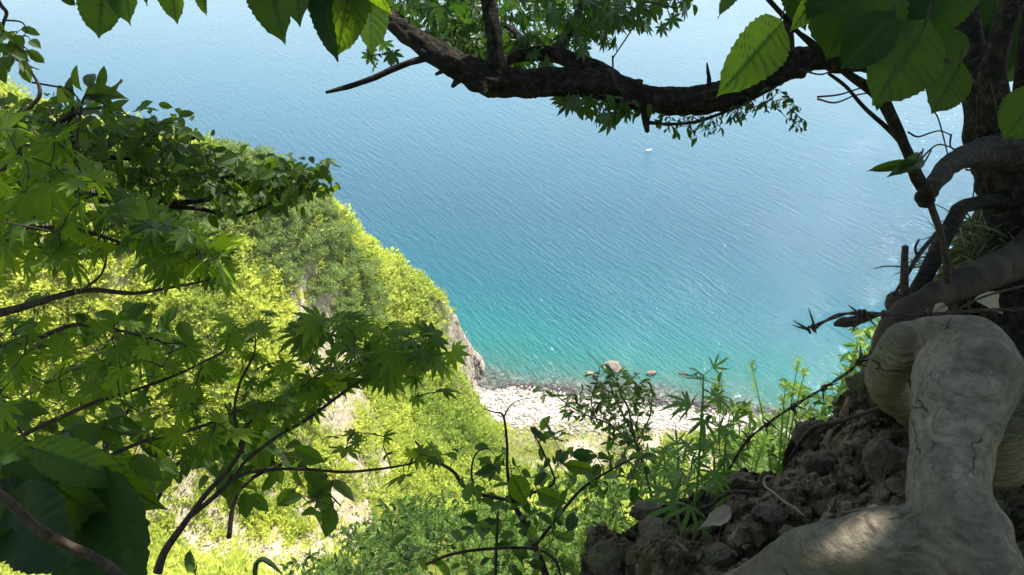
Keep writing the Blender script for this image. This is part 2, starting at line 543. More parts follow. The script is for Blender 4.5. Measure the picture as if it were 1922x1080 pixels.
# ------------------------------------------------------------------ sea
W1, W2 = PZ(888, 712, 0), PZ(1440, 775, 0)      # two points of the water line
sdir = nrm(W2 - W1)
sout = np.array([-sdir[1], sdir[0], 0])
if sout[1] < 0: sout = -sout
def shore_dist(x, y):
    return (x - W1[0]) * sout[0] + (y - W1[1]) * sout[1]
def _sea():
    m, nt, out = newmat('sea_water')
    g = nt.nodes.new('ShaderNodeNewGeometry').outputs['Position']
    dt = nt.nodes.new('ShaderNodeVectorMath'); dt.operation = 'DOT_PRODUCT'
    nt.links.new(g, dt.inputs[0]); dt.inputs[1].default_value = tuple(sout)
    d = mathn(nt, 'SUBTRACT', dt.outputs['Value'], float(np.dot(W1, sout)))
    wob = noise(nt, .05, 3, .5, g)
    d2 = mathn(nt, 'ADD', d, mathn(nt, 'MULTIPLY', mathn(nt, 'SUBTRACT', wob, .5), 16))
    c = ramp(nt, mathn(nt, 'DIVIDE', d2, 200.0, clamp=True), [
        (0.0, (.025, .085, .068)), (.02, (.010, .105, .092)), (.06, (.005, .100, .108)), (.13, (.006, .078, .110)),
        (.28, (.014, .072, .118)), (.6, (.036, .120, .18)), (1.0, (.075, .17, .23))])  # paler far stops paint sky reflection and haze into the water colour
    # boulders and weed on the sea bed close to the shore
    vor = nt.nodes.new('ShaderNodeTexVoronoi'); vor.inputs['Scale'].default_value = .75
    vor.inputs['Randomness'].default_value = 1
    nt.links.new(g, vor.inputs['Vector'])
    bed = ramp(nt, vor.outputs['Distance'], [(.25, (.35, .36, .30)), (.42, (.05, .06, .055))])
    bedn = ramp(nt, noise(nt, 1.6, 5, .6, g), [(.42, (.012, .014, .014)), (.60, (.16, .15, .12))])
    bed = mixc(nt, .75, bed, bedn)
    near = ramp(nt, mathn(nt, 'DIVIDE', d2, 26.0, clamp=True), [(.0, (.85, .85, .85)), (.06, (.7, .7, .7)), (.14, (.2, .2, .2)), (.3, (0, 0, 0))])
    c = mixc(nt, near, c, bed)
    # wavelets: long crests running away to the lower right, two scales, and fine chop
    sx = nt.nodes.new('ShaderNodeSeparateXYZ'); nt.links.new(g, sx.inputs[0])
    def crest(ang, al, ac, detail, dist, seed):
        ca, sa = math.cos(R(ang)), math.sin(R(ang))
        u = mathn(nt, 'ADD', mathn(nt, 'MULTIPLY', sx.outputs[0], ca * al), mathn(nt, 'MULTIPLY', sx.outputs[1], sa * al))
        v = mathn(nt, 'ADD', mathn(nt, 'MULTIPLY', sx.outputs[0], -sa * ac), mathn(nt, 'MULTIPLY', sx.outputs[1], ca * ac))
        cb = nt.nodes.new('ShaderNodeCombineXYZ'); nt.links.new(u, cb.inputs[0]); nt.links.new(v, cb.inputs[1]); cb.inputs[2].default_value = seed
        return noise(nt, 1, detail, .5, cb.outputs[0], dist)
    w1 = crest(-57, .18, 1.05, 2, .5, 0)
    w2 = crest(-64, .5, 2.2, 2, .3, 5)
    w5 = crest(-40, .34, 1.4, 2, .3, 9)
    w3 = noise(nt, 2.6, 3, .6, g)
    w4 = noise(nt, .022, 4, .6, g, 1.0)
    h = mathn(nt, 'ADD', mathn(nt, 'MULTIPLY', w1, 1.0), mathn(nt, 'MULTIPLY', w2, .50))
    h = mathn(nt, 'ADD', h, mathn(nt, 'MULTIPLY', w5, .45))
    h = mathn(nt, 'MULTIPLY', h, mathn(nt, 'ADD', .25, mathn(nt, 'MULTIPLY', w4, 1.5)))
    h = mathn(nt, 'ADD', h, mathn(nt, 'MULTIPLY', w3, .50))
    p = nt.nodes.new('ShaderNodeBsdfPrincipled')
    p.inputs['Roughness'].default_value = .045
    p.inputs['IOR'].default_value = 1.333
    nt.links.new(c, p.inputs['Base Color'])
    nt.links.new(bump(nt, h, 1.0, .25), p.inputs['Normal'])
    nt.links.new(p.outputs[0], out.inputs[0])
    return m
b = MB()
b.add([(-2500, -100, 0), (2500, -100, 0), (2500, 5000, 0), (-2500, 5000, 0)], np.array([[0, 1, 2, 3]]))
sea = b.build('sea', _sea()); tag(sea, kind='structure')

# ------------------------------------------------------------------ hillside: spur on the left, gully, terrace, beach and the slope under the camera
ctrl = []
def c_y(px, py, Y): ctrl.append(PY(px, py, Y))
def c_z(px, py, z): ctrl.append(PZ(px, py, z))
for px, py in ((893, 712), (950, 720), (1100, 738), (1250, 755), (1440, 775), (1650, 800), (1950, 840), (2400, 900)): c_z(px, py, 0.0)
for px, py in ((893, 712), (1100, 738), (1440, 775), (1950, 840), (2400, 900)):
    p = PZ(px, py, 0); ctrl.append(p + sout * 10 + np.array([0, 0, -3.0])); ctrl.append(p + sout * 25 + np.array([0, 0, -7.0]))
for px, py in ((940, 790), (1100, 786), (1300, 805), (1500, 830)): c_z(px, py, 2.4)
for px, py, z in ((898, 722, .5), (908, 735, 1.1), (905, 748, 1.6), (930, 745, 1.1), (925, 765, 1.9), (960, 760, 1.5), (980, 812, 3.0), (1190, 812, 3.0), (1000, 850, 4.2), (1180, 850, 4.2), (1000, 890, 6), (1250, 900, 7), (925, 800, 3.0), (912, 765, 2.4)): c_z(px, py, z)
crest = [(886, 668, 97.5), (872, 630, 97), (845, 590, 96.5), (812, 560, 96), (745, 505, 95), (690, 468, 94), (655, 420, 93), (600, 362, 91), (520, 318, 89), (430, 292, 86), (300, 262, 84), (200, 228, 82), (0, 188, 80), (-300, 130, 78), (-800, 60, 74)]
for px, py, Y in crest:
    c_y(px, py, Y)
    q = PY(px, py, Y)
    ctrl.append(np.array([q[0] + 1, q[1] + 10, q[2] - 14 if q[2] > 18 else q[2] * .1 - 2]))
    ctrl.append(np.array([q[0] + 5, q[1] + 34, -6]))
c_y(878, 735, 92.5); c_y(858, 700, 90.5); c_y(830, 680, 89); c_y(800, 690, 87)
for px, py, Y in ((900, 800, 80), (880, 850, 74), (780, 800, 75), (700, 700, 78), (700, 850, 66), (700, 990, 56), (850, 930, 64),
                  (550, 600, 72), (550, 450, 81), (550, 800, 62), (550, 1000, 52), (300, 500, 70), (300, 750, 60), (300, 1000, 50), (0, 400, 71),
                  (0, 700, 60), (0, 1000, 48), (-400, 600, 60), (-400, 1000, 46), (430, 400, 79), (430, 900, 56)): c_y(px, py, Y)
for px, py, Y in ((1000, 960, 46), (700, 1090, 40), (300, 1090, 38), (-100, 1090, 37), (1200, 1000, 42), (1000, 1100, 30), (300, 1400, 18), (1500, 1000, 40), (1900, 1000, 40)): c_y(px, py, Y)
ctrl = np.array(ctrl)
def _tps(r):
    return np.where(r > 1e-9, r * r * np.log(r + 1e-12), 0)
_A = _tps(np.linalg.norm(ctrl[:, None, :2] - ctrl[None, :, :2], axis=2)) + np.eye(len(ctrl)) * 1.5
_Pm = np.hstack([np.ones((len(ctrl), 1)), ctrl[:, :2]])
_K = np.vstack([np.hstack([_A, _Pm]), np.hstack([_Pm.T, np.zeros((3, 3))])])
_w = np.linalg.solve(_K, np.concatenate([ctrl[:, 2], np.zeros(3)]))
def ground(x, y):
    x = np.asarray(x, float); y = np.asarray(y, float)
    sh = x.shape
    x = x.ravel(); y = y.ravel()
    z = np.empty(len(x))
    for i in range(0, len(x), 20000):
        X = np.stack([x[i:i + 20000], y[i:i + 20000]], 1)
        z[i:i + 20000] = _tps(np.linalg.norm(X[:, None, :] - ctrl[None, :, :2], axis=2)) @ _w[:-3] + _w[-3] + X @ _w[-2:]
    n2 = np.stack([x * .11, y * .11, np.zeros_like(x)], 1)
    bumpy = fbm(n2, 5, 3) * np.clip((z - 2.5) / 8, 0, 1) * 1.6
    rock = np.clip(1 - np.abs(x + 8) / 7, 0, 1) * np.clip((y - 84) / 5, 0, 1) * np.clip(z / 3, 0, 1)
    rg = np.abs(fbm(np.stack([x * .5, y * .5, z * .3], 1), 4, 9))
    z = z + bumpy + rock * (rg * 3.0 - .6)
    # shoulder under the photographer
    u = x / np.maximum(y, .5)
    k = np.clip((u - .08) / .22, 0, 1)
    near = 78.4 - (1.06 - .40 * k) * y - np.clip(y - 4.6, 0, 99) * .9 * k - np.clip(y - 12, 0, 99) * .35 - .75 * np.clip(-(x + .17 * y), 0, 50)
    near = near + fbm(n2 * 6, 4, 4) * .35 * np.clip(y / 6, 0, 1)
    near = np.where(y < 0, 78.35 - y * .35, near)
    z = np.where(y < 30, np.maximum(np.where(y < 14, -99, z), near), np.maximum(z, near))
    return z.reshape(sh)
def axis_pts(lo, hi, segs):
    out = [lo]
    while out[-1] < hi:
        out.append(out[-1] + segs(out[-1]))
    return np.array(out)
ys = axis_pts(-8, 140, lambda y: .35 if y < 12 else (.6 if y < 100 else 1.2))
xs = np.concatenate([-axis_pts(0, 110, lambda x: .35 if x < 6 else .65)[::-1], axis_pts(0, 90, lambda x: .35 if x < 6 else .9)[1:]])
GX, GY = np.meshgrid(xs, ys)
GZ = ground(GX, GY)
nx, ny = len(xs), len(ys)
ii, jj = np.meshgrid(np.arange(ny - 1), np.arange(nx - 1), indexing='ij')
a = (ii * nx + jj).ravel()
def _hill():
    m, nt, out = newmat('hillside_ground')
    geo = nt.nodes.new('ShaderNodeNewGeometry')
    g = geo.outputs['Position']
    sep = nt.nodes.new('ShaderNodeSeparateXYZ'); nt.links.new(g, sep.inputs[0])
    sepn = nt.nodes.new('ShaderNodeSeparateXYZ'); nt.links.new(geo.outputs['True Normal'], sepn.inputs[0])
    z = sep.outputs[2]
    grass = ramp(nt, noise(nt, .9, 6, .65, g), [(.3, (.09, .13, .02)), (.5, (.20, .24, .035)), (.7, (.33, .32, .06))])
    soil = ramp(nt, noise(nt, 1.8, 6, .65, g), [(.3, (.24, .19, .13)), (.5, (.42, .36, .27)), (.7, (.60, .53, .43))])
    sm = attr(nt)                                           # bare earth mask, the same that thins the plants
    c = mixc(nt, sm, grass, soil)
    rock = ramp(nt, noise(nt, .9, 8, .7, g), [(.36, (.12, .095, .07)), (.50, (.36, .31, .25)), (.68, (.60, .54, .46))])
    rm = mathn(nt, 'MULTIPLY', mathn(nt, 'SUBTRACT', .74, sepn.outputs[2]), 6.0, clamp=True)
    rm = mathn(nt, 'MULTIPLY', rm, mathn(nt, 'MULTIPLY', mathn(nt, 'ADD', sep.outputs[0], 13.0), .3, clamp=True))
    rm = mathn(nt, 'MULTIPLY', rm, mathn(nt, 'MULTIPLY', mathn(nt, 'SUBTRACT', sep.outputs[1], 70.0), .2, clamp=True))
    wobz = mathn(nt, 'ADD', z, mathn(nt, 'MULTIPLY', mathn(nt, 'SUBTRACT', noise(nt, .25, 4, .5, g), .5), 1.6))
    peb = ramp(nt, noise(nt, 2.6, 5, .7, g), [(.30, (.30, .27, .24)), (.45, (.52, .48, .44)), (.62, (.66, .62, .58))])
    bm = mathn(nt, 'SUBTRACT', 1.0, mathn(nt, 'MULTIPLY', mathn(nt, 'SUBTRACT', wobz, 2.3), 5.0, clamp=True))
    bm = mathn(nt, 'MULTIPLY', bm, mathn(nt, 'MULTIPLY', mathn(nt, 'SUBTRACT', sep.outputs[1], 50.0), .2, clamp=True))
    c = mixc(nt, bm, c, peb)
    wet = mathn(nt, 'SUBTRACT', 1.0, mathn(nt, 'MULTIPLY', mathn(nt, 'SUBTRACT', wobz, .25), 4.0, clamp=True))
    c = mixc(nt, mathn(nt, 'MULTIPLY', wet, .8), c, (.075, .065, .06))
    c = mixc(nt, rm, c, rock)
    p = nt.nodes.new('ShaderNodeBsdfPrincipled'); p.inputs['Roughness'].default_value = .95
    p.inputs['Specular IOR Level'].default_value = .1
    nt.links.new(c, p.inputs['Base Color'])
    nt.links.new(bump(nt, noise(nt, 1.5, 8, .7, g), 1.0, .5), p.inputs['Normal'])
    nt.links.new(p.outputs[0], out.inputs[0])
    return m
def bare(x, y):                                  # 1 where the slope is bare earth or gravel
    q = np.stack([x * .10 + y * .03, y * .05 + x * .02, np.zeros_like(x)], 1)
    n = fbm(q, 5, 21) + .25 * fbm(q * 6, 3, 5)
    n = n + .10 * fbm(np.stack([x * .9, y * .9, 0 * x], 1), 3, 77)
    return np.clip((n - .12) * 6, 0, 1)
hv = np.stack([GX.ravel(), GY.ravel(), GZ.ravel()], 1)
terr = np.clip((PZ(1100, 786, 2.4)[1] - hv[:, 1]) / 2, 0, 1)
b = MB()
BARE = bare(hv[:, 0], hv[:, 1])
# dry flat behind the beach
tc = PZ(1090, 845, 4)
flat = np.exp(-(((hv[:, 0] - tc[0]) / 11) ** 2 + ((hv[:, 1] - tc[1]) / 6.5) ** 2) ** 2)
BARE = np.clip(BARE + flat * (.55 + 1.2 * fbm(hv * .22, 4, 8)), 0, 1)
b.add(hv, np.stack([a, a + 1, a + nx + 1, a + nx], 1), BARE)
hill = b.build('hillside', _hill(), smooth=True); tag(hill, kind='structure')

# ------------------------------------------------------------------ low plants covering the slopes (uncountable)
def gnormal(x, y):
    e = .5
    zx = (ground(x + e, y) - ground(x - e, y)) / (2 * e)
    zy = (ground(x, y + e) - ground(x, y - e)) / (2 * e)
    return nrm(np.stack([-zx, -zy, np.ones_like(zx)], 1))
QUAD = (np.array([(0, -.14, 0), (.45, -.30, .05), (1, 0, -.08), (.45, .30, .05)], float), np.array([(0, 1, 2), (0, 2, 3)]))
BLADE = (np.array([(0, -.055, 0), (0, .055, 0), (.55, .04, .05), (.55, -.04, .05), (1, 0, -.1)], float), np.array([(0, 1, 2), (0, 2, 3), (3, 2, 4)]))
def cover(name, n, sel, size, mat, tpl, hspread, tilt, seed, colf=None, k=6):
    r = np.random.default_rng(seed)
    # sample uniformly in the picture's footprint on the ground, plus a margin
    x = r.uniform(-85, 45, n * 3); y = r.uniform(14, 104, n * 3)
    z = ground(x, y)
    p = np.stack([x, y, z], 1)
    px, py, d = project(p)
    keep = (px > -250) & (px < 2150) & (py > 120) & (py < 1250)
    keep &= r.random(len(x)) < np.clip((d / 95) ** -1.3 * .55, 0, 1)
    p = p[keep]; d = d[keep]
    dens = sel(p)
    keep = r.random(len(p)) < dens
    p = p[keep][:n]; d = d[keep][:n]
    m = len(p)
    nn = gnormal(p[:, 0], p[:, 1])
    clump = fbm(p * .55, 4, seed + 1)
    s = size * r.uniform(.5, 1.35, m) * (1 + .5 * clump) * np.clip((d / 80) ** .2, .6, 1.2)
    # k leaves per seedling
    P_ = np.repeat(p, k, 0); N_ = np.repeat(nn, k, 0); S_ = np.repeat(s, k)
    off = r.normal(size=(m * k, 3)) * (S_ * hspread)[:, None]
    off[:, 2] = np.abs(off[:, 2]) * 1.2 + np.repeat(np.clip(fbm(p * .8, 3, seed + 3) * 1.6, -.1, 1.0), k) * 1.5
    pos = P_ + off
    dirs = nrm(N_ * tilt + rand_unit(m * k) + np.array([0, 0, .4]))
    nr = nrm(rand_unit(m * k) + N_ * .8)
    v, f, kk = instances(tpl, pos, dirs, nr, S_ * r.uniform(.7, 1.3, m * k))
    c = colf(P_) if colf else .5 + .5 * np.repeat(clump, k)
    c = np.clip(c + r.normal(size=m * k) * .24, 0, 1)
    b = MB(); b.add(v, f, np.repeat(c, kk))
    o = b.build(name, mat)
    print(name, m * k)
    return o
tc2 = PZ(1090, 845, 4)
def sel_slope(p):
    b_ = bare(p[:, 0], p[:, 1])
    w = 1 - .93 * b_
    sd_ = shore_dist(p[:, 0], p[:, 1])
    w = w * (p[:, 2] > 3.0)
    rock = np.clip(1 - np.abs(p[:, 0] + 7) / 3.5, 0, 1) * (p[:, 1] > 91) * (p[:, 2] < 13)
    w = w * (1 - .8 * np.clip(rock * 3, 0, 1))
    fl = np.clip((1.0 - ((p[:, 0] - tc2[0]) / 12) ** 2 - ((p[:, 1] - tc2[1]) / 7.5) ** 2 + .25 * fbm(p * .3, 3, 90)) * 4, 0, 1)
    return np.clip(w * (1 - .99 * fl), 0, 1)
def col_slope(p):
    # lighter and yellower higher up, greener low in the gully
    g = fbm(p * .16, 4, 31)
    return .55 + .75 * g + np.clip((p[:, 2] - 14) / 60, -.3, .3)
o = cover('slope_plants', 95000, sel_slope, .42, M['slopeleaf'], QUAD, .55, .9, 5, col_slope, 6)
tag(o, 'yellow-green ground cover growing over the sunny slope', 'ground cover', kind='stuff')
o = cover('slope_grass', 30000, sel_slope, .6, M['slopeleaf'], BLADE, .25, 1.6, 9, col_slope, 7)
tag(o, 'long yellow-green grass growing over the sunny slope', 'grass', kind='stuff')

# short turf on the flat behind the beach
def sel_flat(p):
    fl = np.exp(-(((p[:, 0] - tc2[0]) / 11.5) ** 2 + ((p[:, 1] - tc2[1]) / 7) ** 2) ** 2)
    return fl * (p[:, 2] > 2.6) * np.clip(.75 - fbm(p * .22, 4, 8) * 3, 0, 1)
def grass_flat():
    n = 60000
    x = tc2[0] + rng.uniform(-14, 14, n); y = tc2[1] + rng.uniform(-8, 8, n)
    p = np.stack([x, y, ground(x, y)], 1)
    p = p[rng.random(n) < sel_flat(p)]
    m = len(p)
    v, f, kk = instances(BLADE, p, nrm(rand_unit(m) * .8 + np.array([0, 0, 1.0])), rand_unit(m), rng.uniform(.12, .3, m))
    b = MB(); b.add(v, f, np.repeat(np.clip(.6 + .5 * fbm(p * .3, 3, 3) + rng.normal(size=m) * .1, 0, 1), kk))
    return b.build('turf', leaf_mat('turf_blades', (.07, .08, .018), (.20, .19, .055), (.09, .11, .02), (.20, .22, .05), .3, .1, .8))
tag(grass_flat(), 'short dry olive turf on the flat behind the beach', 'grass', kind='stuff')

# ------------------------------------------------------------------ beach stones
def ico(sub=1):
    import bmesh
    bm = bmesh.new(); bmesh.ops.create_icosphere(bm, subdivisions=sub, radius=1)
    v = np.array([q.co[:] for q in bm.verts]); f = np.array([[l.index for l in fc.verts] for fc in bm.faces]); bm.free()
    return v, f
ICO1, ICO2, ICO4, ICO5 = ico(1), ico(2), ico(4), ico(5)
def stones(n, lo, hi, smin, smax, mat, name, seed, dark=False):
    r = np.random.default_rng(seed)
    t = r.uniform(-6, 75, n); o = -r.uniform(lo, hi, n)
    p = W1 + t[:, None] * sdir + o[:, None] * -sout * -1
    p = W1[None] + t[:, None] * sdir[None] - (-o)[:, None] * sout[None] * 1
    z = ground(p[:, 0], p[:, 1]); p[:, 2] = z
    keep = (z > -.6) & (z < 3.1)
    p = p[keep]; m = len(p)
    s = smin + (smax - smin) * r.random(m) ** 3
    ax = rand_unit(m); ax[:, 2] *= .2
    v, f, k = instances(ICO1, p + np.array([0, 0, .05]), ax, np.tile([0, 0, 1.0], (m, 1)) + rand_unit(m) * .2, s, r.uniform(.6, 1, m))
    v = v + fbm(v * 3, 2, 5)[:, None] * .05
    b = MB(); b.add(v, f, np.repeat(np.clip(r.normal(.65, .25, m), 0, 1), k))
    return b.build(name, mat, smooth=False)
tag(stones(9000, 1.0, 16, .10, .38, M['stone'], 'beach_stones', 3), 'pale rounded stones covering the beach', 'pebbles', kind='stuff')
tag(stones(2600, -2.2, 2.0, .14, .55, M['wetstone'], 'shoreline_stones', 4), 'dark wet stones along the water edge', 'pebbles', kind='stuff')
def rock_verts(tpl, seed, cuts=7, rough=.12):
    v = tpl[0].copy()
    r = np.random.default_rng(seed)
    for _ in range(cuts):
        n = nrm(r.normal(size=3)); h = r.uniform(.45, .8)
        d = v @ n
        v = v - np.where(d > h, (d - h) * .88, 0)[:, None] * n
    v = v + nrm(v) * (fbm(v * 1.7 + seed, 5, seed) * rough * 2)[:, None]
    return v
sea_rocks = [
 (1152, 690, 1.9, 1.0, 'largest brown boulder standing in the teal water off the beach'),
 (1222, 702, 1.0, .5, 'low brown boulder in the water right of the largest boulder'),
 (1282, 704, .8, .45, 'small dark rock in the water, farthest from the headland'),
 (1106, 702, .9, .4, 'flat dark rock in the water left of the largest boulder'),
]
for i, (px, py, s, h, lab) in enumerate(sea_rocks):
    q = PZ(px, py, 0)
    v = rock_verts(ICO4, 40 + i) * np.array([s, s * .7, h])
    b = MB(); b.add(v + q, ICO4[1])
    o = b.build('boulder', M['searock'] if i in (0, 1) else M['wetstone'], smooth=False)
    tag(o, lab, 'boulder', 'boulders in the shallows')
q = PZ(1217, 283, 0.1)
b = MB(); v = ICO2[0] * np.array([.75, .45, .3]); b.add(v + q, ICO2[1])
v = ICO2[0] * .22; b.add(v + q + np.array([.6, 0, .28]), ICO2[1])
m_, nt_, out_ = newmat('white_feathers'); p_ = nt_.nodes.new('ShaderNodeBsdfPrincipled'); p_.inputs['Base Color'].default_value = (.8, .8, .78, 1); nt_.links.new(p_.outputs[0], out_.inputs[0])
o = b.build('seagull', m_, smooth=True); tag(o, 'tiny white seagull floating alone on the open sea', 'bird')

# ------------------------------------------------------------------ shrubs on the headland
def crown(n, rad, seed, leaf=.2, flat=.8):
    r = np.random.default_rng(seed)
    nb = 16
    blobs = r.normal(size=(nb, 3)) * np.array([.62, .62, .35]) * rad
    blobs[:, 2] = np.abs(blobs[:, 2]) + rad * .4
    br = r.uniform(.18, .55, nb) * rad
    w = r.choice(nb, n, p=br ** 2 / np.sum(br ** 2))
    u = nrm(r.normal(size=(n, 3)) * np.array([1, 1, .7]))
    p = blobs[w] + u * (br[w] * r.uniform(.25, 1.1, n) ** .6)[:, None]
    p = p + np.stack([fbm(p * 1.3 + k * 9, 3, seed + k) for k in range(3)], 1) * .55
    keep = fbm(p * 1.6, 3, seed + 8) > -.22
    p, u, w = p[keep], u[keep], w[keep]; n = len(p)
    p[:, 2] = np.maximum(p[:, 2], .1)
    v, f, k = instances(QUAD, p, nrm(r.normal(size=(n, 3)) + u * .3), nrm(r.normal(size=(n, 3)) + np.array([0, 0, .7])), leaf * r.uniform(.5, 1.4, n))
    c = np.clip(.5 + .25 * fbm(p * .9, 2, seed + 4) + r.normal(size=n) * .22, 0, 1)
    return v, f, np.repeat(c, k), blobs
protos = []
for i in range(5):
    t = thing('shrub', (0, 0, 0), 'grey-green bushy shrub in the thicket on the headland ridge', 'shrub', 'shrubs in the thicket on the headland')
    v, f, c, bl = crown(5600, 2.0, 60 + i, .24)
    b = MB(); b.add(v, f, c); b.build('crown', M['shrub'], t)
    b = MB()
    for q in bl[:9]:
        vv, ff = tube([(0, 0, -.3), q * .5 + np.array([0, 0, -.1]), q], [.09, .06, .02], 5, 3); b.add(vv, ff)
    b.build('stem', M['twig'], t)
    protos.append(t)
def inpoly(x, y, poly):
    c = np.zeros(len(x), bool)
    n = len(poly)
    for i in range(n):
        x0, y0 = poly[i]; x1, y1 = poly[(i + 1) % n]
        m = ((y0 > y) != (y1 > y)) & (x < (x1 - x0) * (y - y0) / (y1 - y0 + 1e-12) + x0)
        c ^= m
    return c
def ground_hit(px, py):                          # where the viewing ray through a pixel meets the hillside
    r = ray(px, py)
    ts = np.linspace(14, 115, 500) / r[1]
    pts = CAM + ts[:, None] * r
    g = ground(pts[:, 0], pts[:, 1])
    k = np.where(pts[:, 2] < g)[0]
    return pts[k[0]] if len(k) else None
thicket = [(330, 330), (400, 300), (470, 300), (540, 330), (600, 375), (640, 420), (668, 480), (690, 520), (715, 560), (720, 590), (660, 600), (600, 570), (500, 500), (430, 440), (340, 400), (0, 300), (0, 215), (150, 240)]
spots = []
tries = 0
rs = np.random.default_rng(11)
while len(spots) < 165 and tries < 4000:
    tries += 1
    px, py = (rs.uniform(0, 800) if rs.random() < .3 else rs.uniform(380, 800)), rs.uniform(200, 610)
    if not inpoly(np.array([px]), np.array([py]), thicket)[0]: continue
    h = ground_hit(px, py)
    if h is None: continue
    if any(np.linalg.norm(h[:2] - s[:2]) < (1.3 if px > 380 else 2.6) for s in spots): continue
    spots.append(h)
print('shrubs', len(spots))
used = set()
for i, h in enumerate(spots):
    pr = i % 5
    o = protos[pr] if pr not in used else copy_tree(protos[pr])
    used.add(pr)
    sc = rs.uniform(.55, 1.05)
    o.location = (h[0], h[1], ground(h[0], h[1]) - .35)
    o.scale = (sc, sc, sc * rs.uniform(.8, 1.1))
    o.rotation_euler = (0, 0, rs.uniform(0, 6.28))

# ------------------------------------------------------------------ fern clumps and low bushes scattered over the slopes
def fern(seed):
    r = np.random.default_rng(seed)
    t = thing('fern', (0, 0, 0), 'fern clump with arching fronds on the sunny slope', 'fern', 'fern clumps on the sunny slope')
    b = MB()
    for k in range(14):
        a0 = k * 2.4 + r.normal() * .2; L = r.uniform(.7, 1.15); up = r.uniform(.5, 1.1)
        m = 22
        tt = np.linspace(.08, 1, m)
        ax = np.array([math.cos(a0), math.sin(a0), 0])
        pos = ax * (tt * L * .8)[:, None] + np.array([0, 0, 1.0]) * (up * L * (tt - .55 * tt ** 2))[:, None]
        sd_ = np.cross(ax, [0, 0, 1.0])
        for sg in (-1, 1):
            v, f, kk = instances(QUAD, pos, sd_ * sg + ax * .5 + r.normal(size=(m, 3)) * .12, np.tile([0, 0, 1.0], (m, 1)) + r.normal(size=(m, 3)) * .2, L * .28 * (1.05 - tt) + .03, np.full(m, .8))
            b.add(v, f, np.repeat(np.clip(.45 + .3 * tt + r.normal(size=m) * .1, 0, 1), kk))
    b.build('frond', M['fern'], t)
    return t
M['fern'] = leaf_mat('fern_frond', (.10, .17, .03), (.34, .42, .09), (.18, .34, .04), (.50, .64, .12), .42, .2, .65)
ferns = [fern(300 + i) for i in range(4)]
rs = np.random.default_rng(14)
fs = []; tries = 0
while len(fs) < 230 and tries < 5000:
    tries += 1
    px, py = rs.uniform(0, 930), rs.uniform(430, 1075)
    if inpoly(np.array([px]), np.array([py]), thicket)[0]: continue
    h = ground_hit(px, py)
    if h is None or h[2] < 5 or float(bare(h[:1], h[1:2])[0]) > .6: continue
    if any(np.linalg.norm(h[:2] - q[:2]) < 1.0 for q in fs): continue
    fs.append(h)
for i, h in enumerate(fs):
    o = ferns[i] if i < 4 else copy_tree(ferns[i % 4])
    sc = rs.uniform(.6, 1.4)
    o.location = (h[0], h[1], float(ground(h[0], h[1])) + .1); o.scale = (sc, sc, sc)
    o.rotation_euler = (rs.normal() * .1, rs.normal() * .1, rs.uniform(0, 6.28))

# ------------------------------------------------------------------ herbs (mugwort-like) on the near slope
LOB = lobed(4)
def make_herb(h, n, seed, leaf=.1):
    r = np.random.default_rng(seed)
    t = thing('mugwort', (0, 0, 0), 'feathery grey-green herb growing on the near slope below the bank', 'herb', 'feathery herbs on the near slope')
    b = MB(); s = MB()
    nst = 4
    for k in range(nst):
        a0 = r.uniform(0, 6.28); lean = r.uniform(.05, .3)
        top = np.array([math.cos(a0) * lean * h, math.sin(a0) * lean * h, h * r.uniform(.7, 1.05)])
        pts = np.array([(0, 0, -.1), top * .5 + np.array([0, 0, .05]), top])
        vv, ff = tube(pts, [.006, .005, .002], 4, 4); s.add(vv, ff)
        m = n // nst
        tt = np.sort(r.uniform(.12, 1, m)) ** .8
        base = pts[0] + (pts[2] - pts[0]) * tt[:, None]
        az = np.arange(m) * 2.4 + r.normal(size=m) * .4
        out = np.stack([np.cos(az), np.sin(az), .55 + 1.0 * tt ** 3], 1)
        sz = leaf * (1.25 - .75 * tt) * r.uniform(.8, 1.2, m)
        v, f, kk = instances(LOB, base, out, np.tile([0, 0, 1.0], (m, 1)) + r.normal(size=(m, 3)) * .35, sz)
        b.add(v, f, np.repeat(np.clip(.3 + .6 * tt + r.normal(size=m) * .12, 0, 1), kk))
    s.build('stem', M['herb'], t)
    b.build('foliage', M['herb'], t)
    return t
herbs = [make_herb(.9, 230, 80 + i, .09) for i in range(4)]
def make_weed(seed):
    r = np.random.default_rng(seed)
    t = thing('leafy_weed', (0, 0, 0), 'branching weed with pointed oval leaves among the feathery herbs', 'weed', 'leafy weeds on the near slope')
    b = MB(); s = MB()
    tip = np.array([r.normal() * .22, r.normal() * .22, .85])
    tv, tf = tube([(0, 0, -.1), tip * .5 + r.normal(size=3) * .05, tip], [.006, .004, .002], 5, 4); s.add(tv, tf)
    for k in range(9):
        h = .2 + .075 * k; a0 = k * 2.4; L = .34 - .025 * k
        p0 = tip * h / .85; p1 = p0 + np.array([math.cos(a0) * L, math.sin(a0) * L, L * .45])
        tv, tf = tube([p0, (p0 + p1) / 2 + np.array([0, 0, .03]), p1], [.003, .002, .001], 4, 3); s.add(tv, tf)
        m = 11
        q = p0 + (p1 - p0) * r.uniform(.25, 1, m)[:, None]
        v, f, kk = instances(OVN[k % 3], q, nrm((p1 - p0) + r.normal(size=(m, 3)) * .25), np.tile([0, 0, 1.0], (m, 1)) + r.normal(size=(m, 3)) * .35, r.uniform(.05, .10, m))
        b.add(v, f, np.repeat(np.clip(r.normal(.45, .25, m), 0, 1), kk))
    s.build('stem', M['twig'], t); b.build('foliage', M['herb2'], t)
    return t
